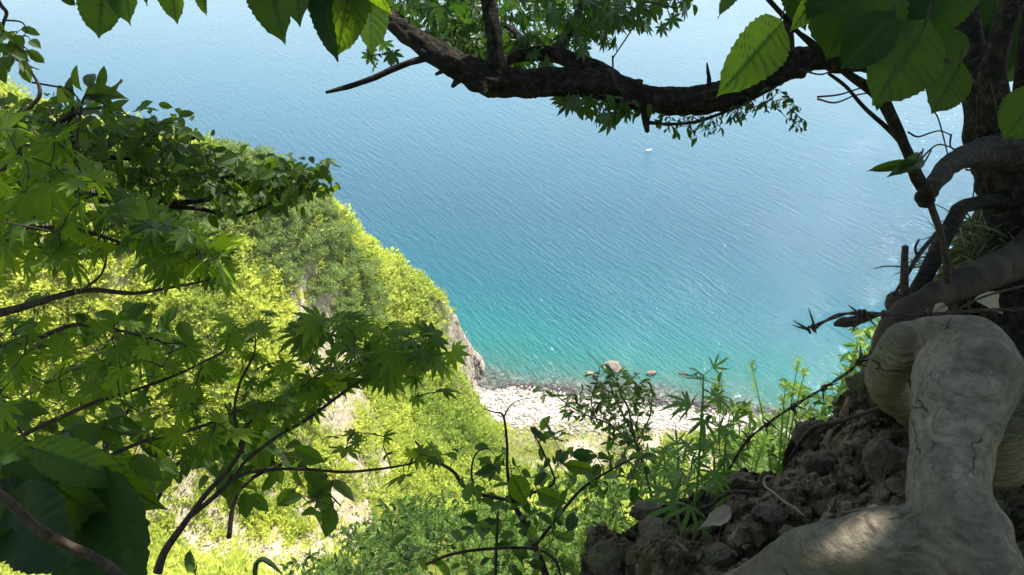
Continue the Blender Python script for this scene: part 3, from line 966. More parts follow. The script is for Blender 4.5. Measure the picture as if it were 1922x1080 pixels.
def make_stalk(seed):
    r = np.random.default_rng(seed)
    t = thing('dry_stalk', (0, 0, 0), 'bleached dead stalk sticking up among the herbs', 'stalk', 'dead stalks among the herbs')
    s = MB(); tip = np.array([r.normal() * .3, r.normal() * .3, .95])
    tv, tf = tube([(0, 0, -.1), tip * .5 + r.normal(size=3) * .06, tip], [.004, .003, .001], 4, 5); s.add(tv, tf)
    for k in range(5):
        p0 = tip * (.35 + .12 * k); p1 = p0 + np.array([r.normal() * .12, r.normal() * .12, .12])
        tv, tf = tube([p0, p1], [.002, .001], 4, 2); s.add(tv, tf)
    s.build('stem', M['dryleaf'], t)
    return t
OVN = [blade(6, 1, .42, .42, .0, .15, .25, .12, seed=i)[:2] for i in range(3)]
herbs = herbs + [make_weed(400 + i) for i in range(3)] + [make_stalk(500)]
hs = []
def near_hit(px, py):
    r = ray(px, py)
    ts = np.linspace(1.5, 60, 900) / r[1]
    pts = CAM + ts[:, None] * r
    g = ground(pts[:, 0], pts[:, 1])
    k = np.where(pts[:, 2] < g)[0]
    return pts[k[0]] if len(k) else None
rs = np.random.default_rng(12)
tries = 0
while len(hs) < 290 and tries < 12000:
    tries += 1
    if rs.random() < .4: x, y = rs.uniform(.5, 2.6), rs.uniform(2.8, 5.2)
    else: x, y = rs.uniform(-3.4, 1.2), rs.uniform(4.5, 13)
    p = np.array([x, y, float(ground(x, y))])
    px, py, d = project(p[None])
    if not (520 < px[0] < 1750 and 780 < py[0] < 1330): continue
    sc = rs.uniform(.6, 1.25)
    tx, ty, _ = project((p + np.array([0, 0, .9 * sc]))[None])
    if ty[0] < np.interp(tx[0], [600, 800, 1000, 1180, 1260, 1370, 1420, 1500, 1600], [980, 905, 900, 860, 830, 800, 735, 700, 700]): continue
    if any(np.linalg.norm(p[:2] - q[:2]) < .17 for q in hs): continue
    hs.append(np.append(p, sc))
print('herbs', len(hs))
used = set()
for i, p in enumerate(hs):
    pr = [0, 4, 1, 5, 2, 6, 3, 4, 7, 5][i % 10]
    o = herbs[pr] if pr not in used else copy_tree(herbs[pr])
    used.add(pr)
    sc = p[3]
    o.location = tuple(p[:3]); o.scale = (sc, sc, sc)
    o.rotation_euler = (rs.normal() * .2, rs.normal() * .2, rs.uniform(0, 6.28))

# ------------------------------------------------------------------ leafy sprays close to the camera
def rand_in_poly(poly, n, r):
    poly = np.array(poly, float)
    lo, hi = poly.min(0), poly.max(0)
    out = np.zeros((0, 2))
    while len(out) < n:
        q = r.uniform(lo, hi, (n * 2, 2))
        out = np.vstack([out, q[inpoly(q[:, 0], q[:, 1], [tuple(p) for p in poly])]])
    return out[:n]
def pix_pts(regions, r):
    """regions: (polygon, count, depth lo, depth hi) -> world points"""
    pts = []
    for poly, n, d0, d1 in regions:
        q = rand_in_poly(poly, n, r)
        for x, y in q: pts.append(P(x, y, r.uniform(d0, d1)))
    return np.array(pts)
def grow(branches, targets, r, maxlink=.5):
    """attach every target to the nearest node of the growing twig tree; returns links (a, b) and the direction at each target"""
    nodes = []
    for w in branches:
        p, _ = smooth_path(w, np.ones(len(w)), 6)
        nodes.append(p)
    nodes = np.vstack(nodes)
    D = np.linalg.norm(targets[:, None] - nodes[None], axis=2)
    best = D.min(1); idx = D.argmin(1)
    done = np.zeros(len(targets), bool)
    links, dirs = [], np.zeros_like(targets)
    allp = list(nodes)
    par = [nodes[i] for i in idx]
    for _ in range(len(targets)):
        c = np.where(done, 9e9, best); k = int(c.argmin())
        a = par[k]; b_ = targets[k]
        done[k] = True
        links.append((a, b_))
        dirs[k] = nrm(b_ - a)
        mid = (a + b_) / 2 + r.normal(size=3) * np.linalg.norm(b_ - a) * .08
        for newp in (mid, b_):
            dd = np.linalg.norm(targets - newp, axis=1) * 1.08
            m = (dd < best) & ~done
            best = np.where(m, dd, best)
            for q in np.where(m)[0]: par[q] = newp
    return links, dirs
def leafy(t, tpls, mat, branches, targets, size, r, twig_r=.0011, up=.9, tocam=.45, jit=.5, droop=-.25, colmu=.45, colsd=.22, leaves_per=1, spreadpos=0.0, name='foliage', wf=None):
    links, dirs = grow(branches, targets, r)
    tw = MB()
    single = len(links) <= 100
    for a, b_ in links:
        L = np.linalg.norm(b_ - a)
        if L < 1e-4: continue
        mid = (a + b_) / 2 + r.normal(size=3) * L * .06 + np.array([0, 0, .05 * L])
        v, f = tube([a, mid, b_], [twig_r * 1.35, twig_r, twig_r * .7], 4, 2, cap=False)
        if single: MB().add(v, f).build('twig', M['twig'], t)
        else: tw.add(v, f)
    if not single: tag(tw.build('twigs', M['twig'], t), kind='stuff')
    fo = MB()
    pos = np.repeat(targets, leaves_per, 0)
    dr = np.repeat(dirs, leaves_per, 0)
    n = len(pos)
    if spreadpos: pos = pos + r.normal(size=(n, 3)) * spreadpos
    dr = nrm(dr * .7 + r.normal(size=(n, 3)) * np.array([.6, .6, .25]) + np.array([0, 0, droop]))
    nr = nrm(np.array([0, 0, up]) - FWD * tocam + r.normal(size=(n, 3)) * jit)
    sz = r.uniform(size[0], size[1], n)
    which = r.integers(0, len(tpls), n)
    colr = np.clip(r.normal(colmu, colsd, n), 0, 1)
    for k, tp in enumerate(tpls):
        m = which == k
        if not m.any(): continue
        v, f, kk = instances(tp, pos[m], dr[m], nr[m], sz[m], r.uniform(*(wf or (.85, 1.1)), m.sum()))
        fo.add(v, f, np.repeat(colr[m], kk))
    return fo.build(name, mat, t)
MAPLE = [palmate(9, 128, .155, .36, .22, 1), palmate(9, 120, .14, .34, .35, 2), palmate(7, 115, .175, .38, .12, 3), palmate(9, 130, .13, .30, .5, 5), palmate(7, 110, .15, .34, .6, 6)]
MAPLEF = [palmate(7, 118, .17, .38, .2, 4)]
OV = [blade(8, 2, .55, .42, .06, .18, .15, .10, seed=i)[:2] for i in range(3)]
OVN = [blade(6, 1, .42, .42, .0, .15, .25, .12, seed=i)[:2] for i in range(3)]

# --- maple sapling, upper spray on the left
def branchset(t, lists, name='branch', mat='twig', sides=7, rough=.1):
    ws = []
    for i, L in enumerate(lists):
        b = MB(); ws.append(np.array(pxtube(b, L, sides, 6, rough, seed=i)))
        b.build(name, M[mat], t, smooth=True)
    return ws
r = np.random.default_rng(101)
t = thing('maple_sapling', P(-40, 470, 1.3), 'maple spray at the left edge, upper one, of broad overlapping mid-green palmate leaves', 'maple')
br = branchset(t, [
 [(-60, 418, 1.3, 5), (0, 424, 1.3, 5), (70, 428, 1.3, 4.5), (140, 430, 1.32, 4), (215, 452, 1.34, 3), (290, 482, 1.36, 2)],
 [(-60, 600, 1.4, 8), (0, 588, 1.4, 8), (60, 572, 1.4, 7), (110, 556, 1.4, 6), (170, 545, 1.42, 5), (250, 551, 1.42, 4), (320, 540, 1.42, 3), (400, 524, 1.45, 2), (450, 505, 1.45, 1.5)],
 [(150, 548, 1.41, 3), (190, 515, 1.4, 2.5), (200, 470, 1.38, 2), (192, 440, 1.37, 1.5)],
 [(-40, 330, 1.35, 4), (20, 310, 1.35, 4), (40, 270, 1.35, 3), (30, 240, 1.35, 2)],
])
tg = pix_pts([([(-40, 240), (120, 250), (180, 330), (230, 360), (330, 420), (420, 470), (450, 500), (430, 525), (330, 520), (230, 480), (150, 500), (-40, 500)], 125, 1.2, 1.6),
              ([(200, 380), (330, 420), (440, 470), (420, 510), (260, 470)], 44, 1.2, 1.45),
              ([(-40, 380), (230, 390), (220, 540), (-40, 560)], 26, 1.25, 1.6)], r)
leafy(t, MAPLE, M['maple'], br, tg, (.030, .062), r, colmu=.55, colsd=.32, up=1.2, tocam=.2)

r = np.random.default_rng(102)
t = thing('maple_sapling', P(290, 1060, 1.5), 'forked maple with dark stem rising from bottom left and star-shaped leaves over the slope', 'maple')
br = branchset(t, [
 [(296, 1075, 1.5, 9), (310, 1035, 1.5, 7.5), (345, 985, 1.5, 6), (385, 930, 1.5, 5), (430, 880, 1.5, 4.5), (455, 840, 1.5, 4), (462, 800, 1.52, 3.5), (490, 780, 1.55, 3.5), (540, 750, 1.55, 2.5)],
 [(350, 975, 1.5, 5), (405, 930, 1.5, 4.5), (445, 890, 1.52, 4), (462, 865, 1.52, 3.5), (520, 820, 1.55, 3), (580, 785, 1.58, 3.5), (640, 740, 1.6, 3), (700, 700, 1.62, 2.5), (760, 665, 1.65, 1.5)],
 [(430, 900, 1.52, 4.5), (480, 885, 1.55, 3.5), (560, 880, 1.58, 3), (640, 886, 1.6, 3), (700, 882, 1.6, 2.5), (765, 872, 1.62, 2), (800, 860, 1.62, 1.5)],
 [(0, 862, 1.5, 5), (40, 820, 1.5, 5), (100, 790, 1.5, 4.5), (180, 755, 1.52, 4), (260, 730, 1.52, 3), (340, 700, 1.55, 2.5), (420, 660, 1.55, 2)],
 [(178, 870, 1.45, 4), (240, 840, 1.5, 4), (300, 820, 1.5, 4), (380, 800, 1.5, 3), (450, 770, 1.5, 2)],
 [(455, 850, 1.52, 4), (440, 780, 1.5, 3), (450, 720, 1.5, 2.5), (475, 670, 1.5, 2), (480, 640, 1.5, 1.5)],
 [(0, 650, 1.5, 5), (60, 640, 1.5, 5), (140, 610, 1.5, 4), (220, 620, 1.5, 3), (300, 640, 1.5, 2)],
])
tg = pix_pts([([(-30, 610), (180, 600), (350, 620), (430, 660), (420, 740), (300, 770), (150, 760), (-30, 770)], 125, 1.35, 1.8),
              ([(390, 600), (500, 580), (520, 640), (480, 680), (400, 660)], 12, 1.5, 1.7),
              ([(560, 600), (700, 590), (800, 620), (840, 680), (800, 700), (700, 690), (560, 650)], 64, 1.4, 1.7),
              ([(420, 690), (620, 650), (800, 700), (780, 730), (640, 730), (560, 800), (430, 800)], 72, 1.45, 1.8),
              ([(260, 760), (560, 740), (640, 760), (520, 830), (280, 850)], 58, 1.4, 1.8),
              ([(600, 800), (780, 820), (860, 880), (800, 890), (640, 850)], 10, 1.5, 1.7)], r)
tg = np.vstack([tg, [P(757, 893, 1.6), P(665, 812, 1.6), P(722, 820, 1.62), P(590, 605, 1.45), P(455, 640, 1.4), P(480, 625, 1.45), P(640, 610, 1.5), P(848, 660, 1.6), P(780, 745, 1.6), P(830, 735, 1.6)]])
leafy(t, MAPLE, M['maple'], br, tg, (.022, .054), r, colmu=.42, colsd=.36, up=1.2, tocam=.15, jit=.42)

# --- shrub with oval leaves above the maples on the left
r = np.random.default_rng(103)
t = thing('oval_leaf_shrub', P(60, 420, 1.9), 'dark-limbed shrub with small oval leaves arching over the water at upper left', 'shrub')
br = branchset(t, [
 [(60, 370, 1.8, 9), (130, 365, 1.8, 8), (200, 375, 1.8, 9), (270, 388, 1.8, 8), (340, 382, 1.8, 6), (400, 372, 1.8, 4), (440, 352, 1.8, 3)],
 [(280, 388, 1.8, 5), (370, 392, 1.82, 4), (430, 405, 1.85, 3.5), (480, 395, 1.85, 3), (530, 370, 1.85, 2), (560, 350, 1.85, 1.5)],
 [(100, 235, 1.8, 4), (140, 215, 1.8, 4), (170, 205, 1.8, 3), (200, 200, 1.8, 2)],
 [(200, 296, 1.8, 5), (280, 296, 1.82, 4.5), (330, 270, 1.85, 3.5), (380, 255, 1.85, 2)],
 [(120, 400, 1.8, 7), (140, 350, 1.8, 6), (155, 310, 1.8, 5), (130, 240, 1.8, 4), (138, 200, 1.8, 3)],
 [(380, 340, 1.8, 3), (450, 330, 1.85, 3), (520, 328, 1.9, 2.5), (610, 325, 1.9, 1.5)],
], mat='bark')
tg = pix_pts([([(-20, 205), (80, 195), (180, 200), (260, 215), (340, 235), (400, 275), (430, 310), (430, 350), (330, 340), (250, 330), (100, 330), (-20, 300)], 330, 1.65, 2.1),
              ([(400, 310), (520, 312), (560, 310), (625, 318), (610, 332), (540, 350), (470, 352), (410, 350)], 100, 1.75, 2.0),
              ([(250, 330), (440, 340), (560, 350), (560, 390), (480, 400), (380, 395), (250, 400)], 42, 1.7, 2.0),
              ([(0, 300), (350, 320), (360, 400), (0, 400)], 70, 1.7, 2.1)], r)
leafy(t, OV, M['ovate'], br, tg, (.022, .044), r, leaves_per=3, spreadpos=.016, droop=-.5, colmu=.35, tocam=.6)
# upright spray tips
r = np.random.default_rng(104)
t = thing('ash_sprig', P(190, 215, 1.5), 'upright sprig of narrow pointed leaflets against the water at upper left', 'sprig')
b = MB(); pxtube(b, [(140, 300, 1.5, 3), (150, 220, 1.5, 2.5), (160, 180, 1.5, 2), (185, 182, 1.5, 1.5)], 6)
pxtube(b, [(150, 205, 1.5, 2), (190, 205, 1.5, 1.5), (215, 215, 1.5, 1)], 6)
pxtube(b, [(60, 155, 1.5, 2), (100, 162, 1.5, 2), (130, 168, 1.5, 1.5), (150, 190, 1.5, 1.5)], 6)
b.build('stem', M['twig'], t)
sprig = [((140, 190), (122, 140)), ((155, 172), (133, 130)), ((170, 168), (168, 128)), ((184, 168), (198, 126)), ((195, 168), (239, 160)), ((158, 178), (215, 172)), ((200, 190), (236, 178)), ((203, 215), (234, 185)), ((150, 200), (125, 165)), ((180, 185), (190, 205)), ((165, 180), (220, 200)), ((192, 200), (200, 222))]
for k, (a_, c_) in enumerate(sprig):
    p0 = P(*a_, 1.5 + r.normal() * .02); p1 = P(*c_, 1.5 + r.normal() * .03)
    L = np.linalg.norm(p1 - p0)
    v, f, kk = instances(OVN[k % 3], p0[None], (p1 - p0)[None], (-FWD + r.normal(size=3) * .5)[None], [L])
    b = MB(); b.add(v, f, r.uniform(.3, .8)); b.build('leaf', M['ovate'], t)
# hanging bunch in the top left corner
r = np.random.default_rng(105)
t = thing('hanging_branch', P(0, 0, 1.4), 'drooping twig with a dark leaf bunch in the top left corner', 'branch')
br = branchset(t, [[(-20, -30, 1.4, 4), (0, 8, 1.4, 4), (12, 24, 1.4, 3.5), (6, 45, 1.4, 3), (8, 60, 1.4, 2.5), (35, 90, 1.4, 2), (60, 135, 1.4, 2)],
                   [(55, 130, 1.42, 2), (72, 158, 1.42, 3), (74, 180, 1.42, 4), (60, 198, 1.42, 4), (40, 215, 1.42, 4)],
                   [(5, 38, 1.4, 2), (40, 42, 1.4, 1.5), (52, 60, 1.4, 1)]])
tg = pix_pts([([(-20, 40), (30, 40), (60, 70), (75, 110), (85, 130), (40, 135), (0, 125), (-20, 130)], 34, 1.35, 1.5)], r)
leafy(t, OV, M['ovate'], br, tg, (.028, .044), r, droop=-.9, tocam=1.0, up=.3, colmu=.3)

# --- broad leaves placed one by one
BIG = []
for i in range(4):
    v, f, ve = blade(30, 6, .86, .42, .035, .16, .10 + .04 * i, .10, heart=.10, corr=.020, seed=200 + i, wave=.025)
    BIG.append((v, f, ve))
def big_leaf(t, base, tip, wpx, depth, r, tilt=.35, colr=.4, name='leaf', face=None, mat='big', twist=0.0):
    p0 = P(base[0], base[1], depth + r.normal() * .015); p1 = P(tip[0], tip[1], depth + r.normal() * .03)
    L = np.linalg.norm(p1 - p0)
    k = r.integers(0, 4)
    v, f, ve = BIG[k]
    n = -FWD + np.array([r.normal() * tilt, 0, abs(r.normal()) * tilt]) if face is None else np.array(face)
    wf = (wpx * depth / F) / (L * .86)
    vv, ff, kk = instances((v, f), p0[None], (p1 - p0)[None], np.array(n, float)[None], [L], np.array([wf]))
    b = MB(); b.add(vv, ff, colr if colr > .5 else colr * .75)  # leaf tone also stands in for backlit glow or shade
    # petiole
    o = b.build(name, M[mat], t, smooth=True)
    at = o.data.attributes.new('vein', 'FLOAT', 'POINT')
    at.data.foreach_set('value', ve.astype(np.float32))
    back = p0 - nrm(p1 - p0) * L * .16 + np.array([0, .01, .012])
    pv, pf = tube([p0 + (p1 - p0) * .03, p0, back], [.0011, .0012, .0014], 6, 3)
    MB().add(pv, pf).build('petiole', M['twig'], o)
    return o
r = np.random.default_rng(106)
t = thing('hazel_branch', P(430, -120, .95), 'overhanging hazel branch with big serrated leaves hanging along the top left edge', 'branch')
b = MB()
pxtube(b, [(60, -150, .95, 5), (240, -110, .95, 6), (430, -120, .95, 7), (600, -95, .95, 6), (760, -60, .98, 4)], 7, 6, .1)
top = [((196, -60), (183, 72), 84, .5), ((236, -75), (236, 45), 80, .62), ((322, -70), (320, 37), 64, .55), ((378, -30), (381, 31), 26, .3), ((105, -25), (142, 13), 22, .25),
       ((500, -70), (524, 68), 92, .45), ((560, -60), (552, 22), 70, .6), ((596, -60), (600, 42), 60, .2), ((610, -35), (612, 108), 56, .05), ((662, -50), (630, 108), 88, .65),
       ((690, -30), (700, 98), 70, .7), ((690, -70), (722, 35), 60, .55), ((280, -80), (268, 10), 60, .3), ((645, -60), (660, 52), 74, .3)]
for (bx, by), (tx, ty), w, c in top:
    big_leaf(t, (bx, by), (tx, ty), w, .92 + r.normal() * .03, r, .5, c)
    pxtube(b, [(bx, by - 60, .93, 1.6), (bx, by, .92, 1.4)], 5, 3)
b.build('stem', M['twig'], t, smooth=True)

# --- big-leaf shrub, upper right
r = np.random.default_rng(107)
t = thing('hazel_sapling', P(1740, 370, 1.3), 'upright hazel with large dark serrated leaves and slim stems at upper right', 'sapling')
br = branchset(t, [
 [(1742, 362, 1.35, 14), (1722, 335, 1.33, 12), (1706, 292, 1.3, 10), (1682, 240, 1.28, 10), (1650, 185, 1.26, 9), (1600, 146, 1.25, 8), (1550, 108, 1.25, 6), (1505, 68, 1.25, 5), (1470, 30, 1.25, 5), (1430, -15, 1.25, 5)],
 [(1718, 305, 1.31, 6), (1680, 255, 1.3, 5), (1625, 205, 1.3, 4), (1590, 165, 1.3, 3.5), (1555, 138, 1.3, 3)],
 [(1712, 300, 1.31, 5), (1695, 250, 1.28, 4.5), (1680, 215, 1.27, 4), (1668, 188, 1.27, 4)],
 [(1720, 370, 1.36, 10), (1738, 372, 1.36, 16), (1730, 384, 1.36, 12)],
 [(1835, 170, 1.3, 10), (1790, 130, 1.25, 8), (1740, 90, 1.2, 7), (1700, 50, 1.18, 5), (1670, -10, 1.15, 4)],
 [(1660, 168, 1.25, 4), (1600, 140, 1.24, 4), (1520, 75, 1.22, 4), (1480, 52, 1.2, 3)],
], 'stem', 'bark', 8, .12)
rightl = [((1462, 48), (1372, 160), 96, .95, 1.1), ((1545, -40), (1500, 52), 52, 1.0, 1.15), ((1405, -30), (1337, 30), 44, .35, 1.15), ((1640, -60), (1556, 112), 190, .25, 1.15),  # high tones paint backlit leaves, low tones leaves in shade
          ((1735, 50), (1648, 192), 140, .45, 1.1), ((1672, 30), (1580, 130), 90, .08, 1.08), ((1800, 125), (1752, 212), 78, .3, 1.15), ((1780, -60), (1745, 70), 130, .2, 1.2),
          ((1705, -60), (1690, 75), 150, .2, 1.22), ((1850, 0), (1792, 118), 84, .15, 1.25), ((1915, 60), (1878, 160), 96, .2, 1.25), ((1960, 170), (1884, 262), 90, .35, .95),
          ((1895, -50), (1862, 50), 100, .25, 1.25), ((1590, -80), (1530, 50), 110, .2, 1.18), ((1475, -50), (1512, 60), 46, .15, 1.2), ((1716, 306), (1630, 320), 20, .3, 1.28), ((1728, 300), (1690, 318), 30, .25, 1.3),
          ((1830, 60), (1860, 150), 90, .15, 1.35),
          ((1760, 60), (1790, 130), 90, .18, 1.3), ((1930, 0), (1915, 100), 90, .2, 1.15), ((1660, 150), (1648, 200), 30, .3, 1.2), ((1880, 40), (1900, 130), 100, .2, 1.4), ((1810, -40), (1830, 40), 90, .2, 1.35)]
for (bx, by), (tx, ty), w, c, d in rightl:
    if min(bx, tx) > 1762 and ty < 200: d = 2.08 + r.random() * .1
    big_leaf(t, (bx, by), (tx, ty), w, d, r, .35, c)

# --- dark broad leaves, bottom left, very close
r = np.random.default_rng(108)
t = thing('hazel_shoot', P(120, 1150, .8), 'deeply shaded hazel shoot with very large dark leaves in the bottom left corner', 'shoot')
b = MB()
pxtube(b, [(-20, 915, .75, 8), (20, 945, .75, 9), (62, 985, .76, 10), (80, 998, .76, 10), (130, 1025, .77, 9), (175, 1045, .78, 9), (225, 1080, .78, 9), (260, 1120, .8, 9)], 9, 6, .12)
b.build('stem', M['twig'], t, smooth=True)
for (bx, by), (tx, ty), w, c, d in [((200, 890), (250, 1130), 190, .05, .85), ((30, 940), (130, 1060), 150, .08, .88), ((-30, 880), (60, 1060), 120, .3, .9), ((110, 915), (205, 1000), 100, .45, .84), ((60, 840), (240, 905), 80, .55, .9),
                                    ((150, 850), (290, 960), 80, .5, .9), ((-40, 840), (90, 870), 80, .5, .92), ((-20, 1000), (30, 1060), 90, .1, .86), ((180, 1000), (100, 1120), 100, .05, .9), ((0, 900), (150, 905), 80, .15, .9)]:  # lowest tones paint the corner's deep shade into the leaves
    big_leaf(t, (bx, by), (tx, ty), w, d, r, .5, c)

# --- oval leaf shrub, lower left behind the maple fork
r = np.random.default_rng(109)
t = thing('oval_leaf_shrub', P(330, 1000, 2.0), 'loose shrub with drooping oval leaves behind the maple fork at lower left', 'shrub')
br = branchset(t, [
 [(430, 1010, 2.0, 5), (440, 940, 2.0, 4), (470, 900, 2.0, 4), (540, 870, 2.0, 3), (580, 890, 2.0, 2), (640, 950, 2.0, 1.5)],
 [(290, 950, 2.0, 4), (320, 890, 2.0, 4), (360, 850, 2.0, 3), (450, 830, 2.0, 2)],
 [(180, 900, 2.0, 4), (220, 800, 2.0, 4), (300, 700, 2.0, 3)]])
tg = pix_pts([([(300, 810), (480, 800), (580, 850), (640, 920), (655, 990), (600, 980), (540, 920), (460, 930), (380, 900), (300, 880)], 75, 1.85, 2.2),
              ([(60, 560), (340, 560), (340, 700), (60, 700)], 60, 1.9, 2.3),
              ([(0, 760), (280, 780), (300, 900), (0, 900)], 90, 1.6, 2.1)], r)
leafy(t, OV, M['ovate'], br, tg, (.05, .085), r, droop=-.9, tocam=.7, up=.5, colmu=.2, colsd=.15)
# single hanging leaves near the bottom
t = thing('sprig', P(350, 1075, 1.3), 'small upright oval leaf at the foot of the maple stem', 'leaf')
b = MB(); pxtube(b, [(375, 1120, 1.3, 2), (366, 1072, 1.3, 1.5)], 5); b.build('stem', M['twig'], t)
big_leaf(t, (366, 1074), (350, 1030), 24, 1.3, r, .2, .6)
t = thing('bent_grass_blade', P(480, 1100, 1.2), 'bent dark grass blade arching at the bottom edge', 'grass blade')
v, f = tube([P(478, 1100, 1.2), P(480, 1062, 1.2), P(492, 1050, 1.2), P(508, 1058, 1.2), P(530, 1078, 1.2)], [.003, .004, .004, .004, .001], 6, 6)
b = MB(); b.add(v, f, .2); b.build('blade', M['ovate'], t)

# ------------------------------------------------------------------ gnarled tree on the right with its long limb over the sea
r = np.random.default_rng(110)
t = thing('gnarled_tree', P(1915, 520, 1.9), 'dark gnarled tree on the right edge whose long rough limb arches over the sea', 'tree')
b = MB()
pxtube(b, [(1935, 760, 1.75, 110), (1925, 640, 1.78, 80), (1925, 520, 1.8, 60), (1915, 400, 1.85, 58), (1895, 310, 1.85, 62), (1865, 240, 1.85, 50), (1862, 200, 1.85, 40)], 40, 9, .14, 1)
b.build('trunk', M['bark'], t, smooth=True)
main_limb = []
def limb(pts, sides=14, rough=.16, seed=0, name='branch', n=7):
    b = MB(); w = pxtube(b, pts, sides, n, rough, seed=seed); o = b.build(name, M['bark'], main_limb[0] if name in ('stub', 'dead_twig') else t, smooth=True)
    if n == 12: main_limb.append(o)
    return np.array(w)
limbs = []
limbs.append(limb([(1850, 250, 1.85, 34), (1838, 180, 1.87, 30), (1825, 110, 1.9, 26), (1812, 40, 1.92, 24), (1800, -40, 1.95, 22), (1790, -160, 2.0, 20)], 24, .14, 2))
limbs.append(limb([(1870, 240, 1.8, 34), (1862, 150, 1.75, 24), (1878, 70, 1.72, 20), (1900, 0, 1.7, 20), (1925, -80, 1.7, 20), (1950, -200, 1.7, 18)], 24, .12, 3))
limbs.append(limb([(1905, 260, 1.95, 14), (1912, 200, 1.95, 13), (1920, 120, 1.95, 13), (1935, 0, 1.95, 12)], 14, .12, 4))
limbs.append(limb([(1780, 20, 2.1, 30), (1720, 70, 2.15, 30), (1640, 105, 2.18, 28), (1540, 108, 2.2, 25), (1490, 122, 2.2, 27), (1440, 140, 2.2, 28), (1390, 165, 2.2, 27), (1330, 186, 2.2, 25), (1270, 192, 2.2, 23), (1200, 180, 2.2, 23), (1130, 160, 2.2, 26), (1050, 154, 2.2, 23), (960, 155, 2.2, 26), (900, 143, 2.2, 29), (840, 113, 2.2, 24), (790, 82, 2.22, 21), (750, 50, 2.25, 17), (712, 22, 2.3, 15), (670, -20, 2.35, 13), (600, -90, 2.45, 10)], 48, .26, 5, n=12))
limbs.append(limb([(935, 150, 2.2, 20), (931, 110, 2.18, 16), (926, 60, 2.16, 15), (917, 10, 2.15, 14), (908, -50, 2.12, 13), (900, -160, 2.1, 10)], 18, .12, 6))
limbs.append(limb([(1150, 152, 2.22, 20), (1110, 128, 2.25, 19), (1065, 110, 2.27, 17), (1020, 100, 2.28, 14), (975, 104, 2.28, 12), (945, 118, 2.26, 12), (930, 135, 2.22, 14)], 18, .2, 7))
limbs.append(limb([(995, 104, 2.28, 8), (982, 80, 2.3, 7), (965, 58, 2.35, 6), (943, 46, 2.4, 5)], 10, .2, 8))
limbs.append(limb([(1035, 100, 2.3, 11), (1055, 80, 2.35, 9), (1075, 50, 2.4, 8), (1088, 18, 2.45, 7), (1100, -30, 2.5, 6)], 10, .2, 9))
limb([(800, 110, 2.2, 7), (770, 117, 2.2, 6), (735, 131, 2.2, 6), (700, 147, 2.2, 5.5), (655, 163, 2.2, 5.5), (612, 174, 2.2, 3)], 8, .14, 10, 'dead_twig')
limb([(880, 140, 2.2, 12), (862, 150, 2.18, 8), (849, 163, 2.17, 4)], 8, .25, 11, 'stub')
limb([(845, 128, 2.2, 8), (835, 132, 2.18, 5), (818, 140, 2.17, 3)], 8, .25, 12, 'stub')
limbs.append(limb([(1245, 195, 2.2, 14), (1222, 203, 2.18, 10), (1213, 222, 2.17, 8), (1215, 248, 2.17, 4)], 10, .25, 13))
limbs.append(limb([(1218, 230, 2.17, 3.5), (1250, 233, 2.16, 3), (1300, 230, 2.16, 3), (1350, 215, 2.17, 3), (1395, 195, 2.18, 3), (1450, 165, 2.2, 4)], 7, .2, 14))
limbs.append(limb([(1492, 128, 2.2, 24), (1478, 95, 2.15, 14), (1478, 50, 2.12, 12), (1500, 0, 2.1, 12), (1530, -60, 2.1, 12)], 14, .16, 15))
limb([(1000, 165, 2.19, 15), (1004, 174, 2.17, 11), (1008, 180, 2.16, 4)], 10, .35, 21, 'stub')
limb([(908, 150, 2.19, 20), (909, 168, 2.17, 12), (912, 176, 2.16, 4)], 10, .35, 22, 'stub')
limb([(1180, 165, 2.19, 12), (1196, 156, 2.17, 9), (1206, 152, 2.16, 3)], 8, .35, 23, 'stub')
limb([(1420, 130, 2.19, 16), (1410, 124, 2.17, 11), (1400, 126, 2.16, 4)], 8, .35, 24, 'stub')
limb([(1330, 166, 2.19, 5), (1331, 148, 2.18, 4), (1328, 130, 2.18, 3), (1327, 118, 2.18, 1.5)], 6, .2, 16, 'stub')
limb([(1905, 285, 1.8, 40), (1850, 288, 1.72, 30), (1812, 296, 1.6, 22), (1782, 312, 1.5, 18), (1758, 338, 1.42, 16), (1742, 360, 1.38, 17), (1730, 380, 1.36, 9)], 18, .18, 17)
limb([(1915, 385, 1.85, 26), (1870, 378, 1.8, 14), (1830, 383, 1.75, 13), (1803, 392, 1.7, 13), (1788, 418, 1.68, 14), (1765, 460, 1.66, 14), (1742, 508, 1.64, 15), (1722, 552, 1.62, 17), (1700, 590, 1.62, 16)], 18, .14, 18)
fine = [[(1705, 40), (1745, 190), (1760, 220), (1772, 262), (1781, 300)], [(1704, 248), (1722, 257), (1745, 250), (1765, 246), (1785, 254)], [(1785, 252), (1784, 275), (1798, 285)], [(1722, 308), (1742, 285), (1760, 272), (1780, 275), (1795, 282)], [(1724, 320), (1738, 300), (1748, 282)],
        [(1812, 318), (1830, 327), (1826, 372)], [(1500, 130), (1540, 140), (1570, 128)], [(1534, 182), (1575, 178), (1620, 165), (1680, 160)], [(1534, 186), (1568, 193), (1610, 178), (1670, 172)],
        [(1712, 166), (1740, 150), (1778, 133)], [(1745, 163), (1765, 148), (1790, 138)], [(1860, 155), (1870, 200), (1882, 262)],
        [(1268, 15), (1205, 5), (1195, 40), (1160, 95), (1150, 110)], [(1150, 105), (1152, 150), (1168, 175)]]
b = MB()
for q in fine:
    d = 1.45 if q[0][0] > 1650 else 2.1
    b = MB(); pxtube(b, [(x, y, d, 2.0 - 1.0 * i / len(q)) for i, (x, y) in enumerate(q)], 5, 5)
    b.build('twig', M['twig'], t)
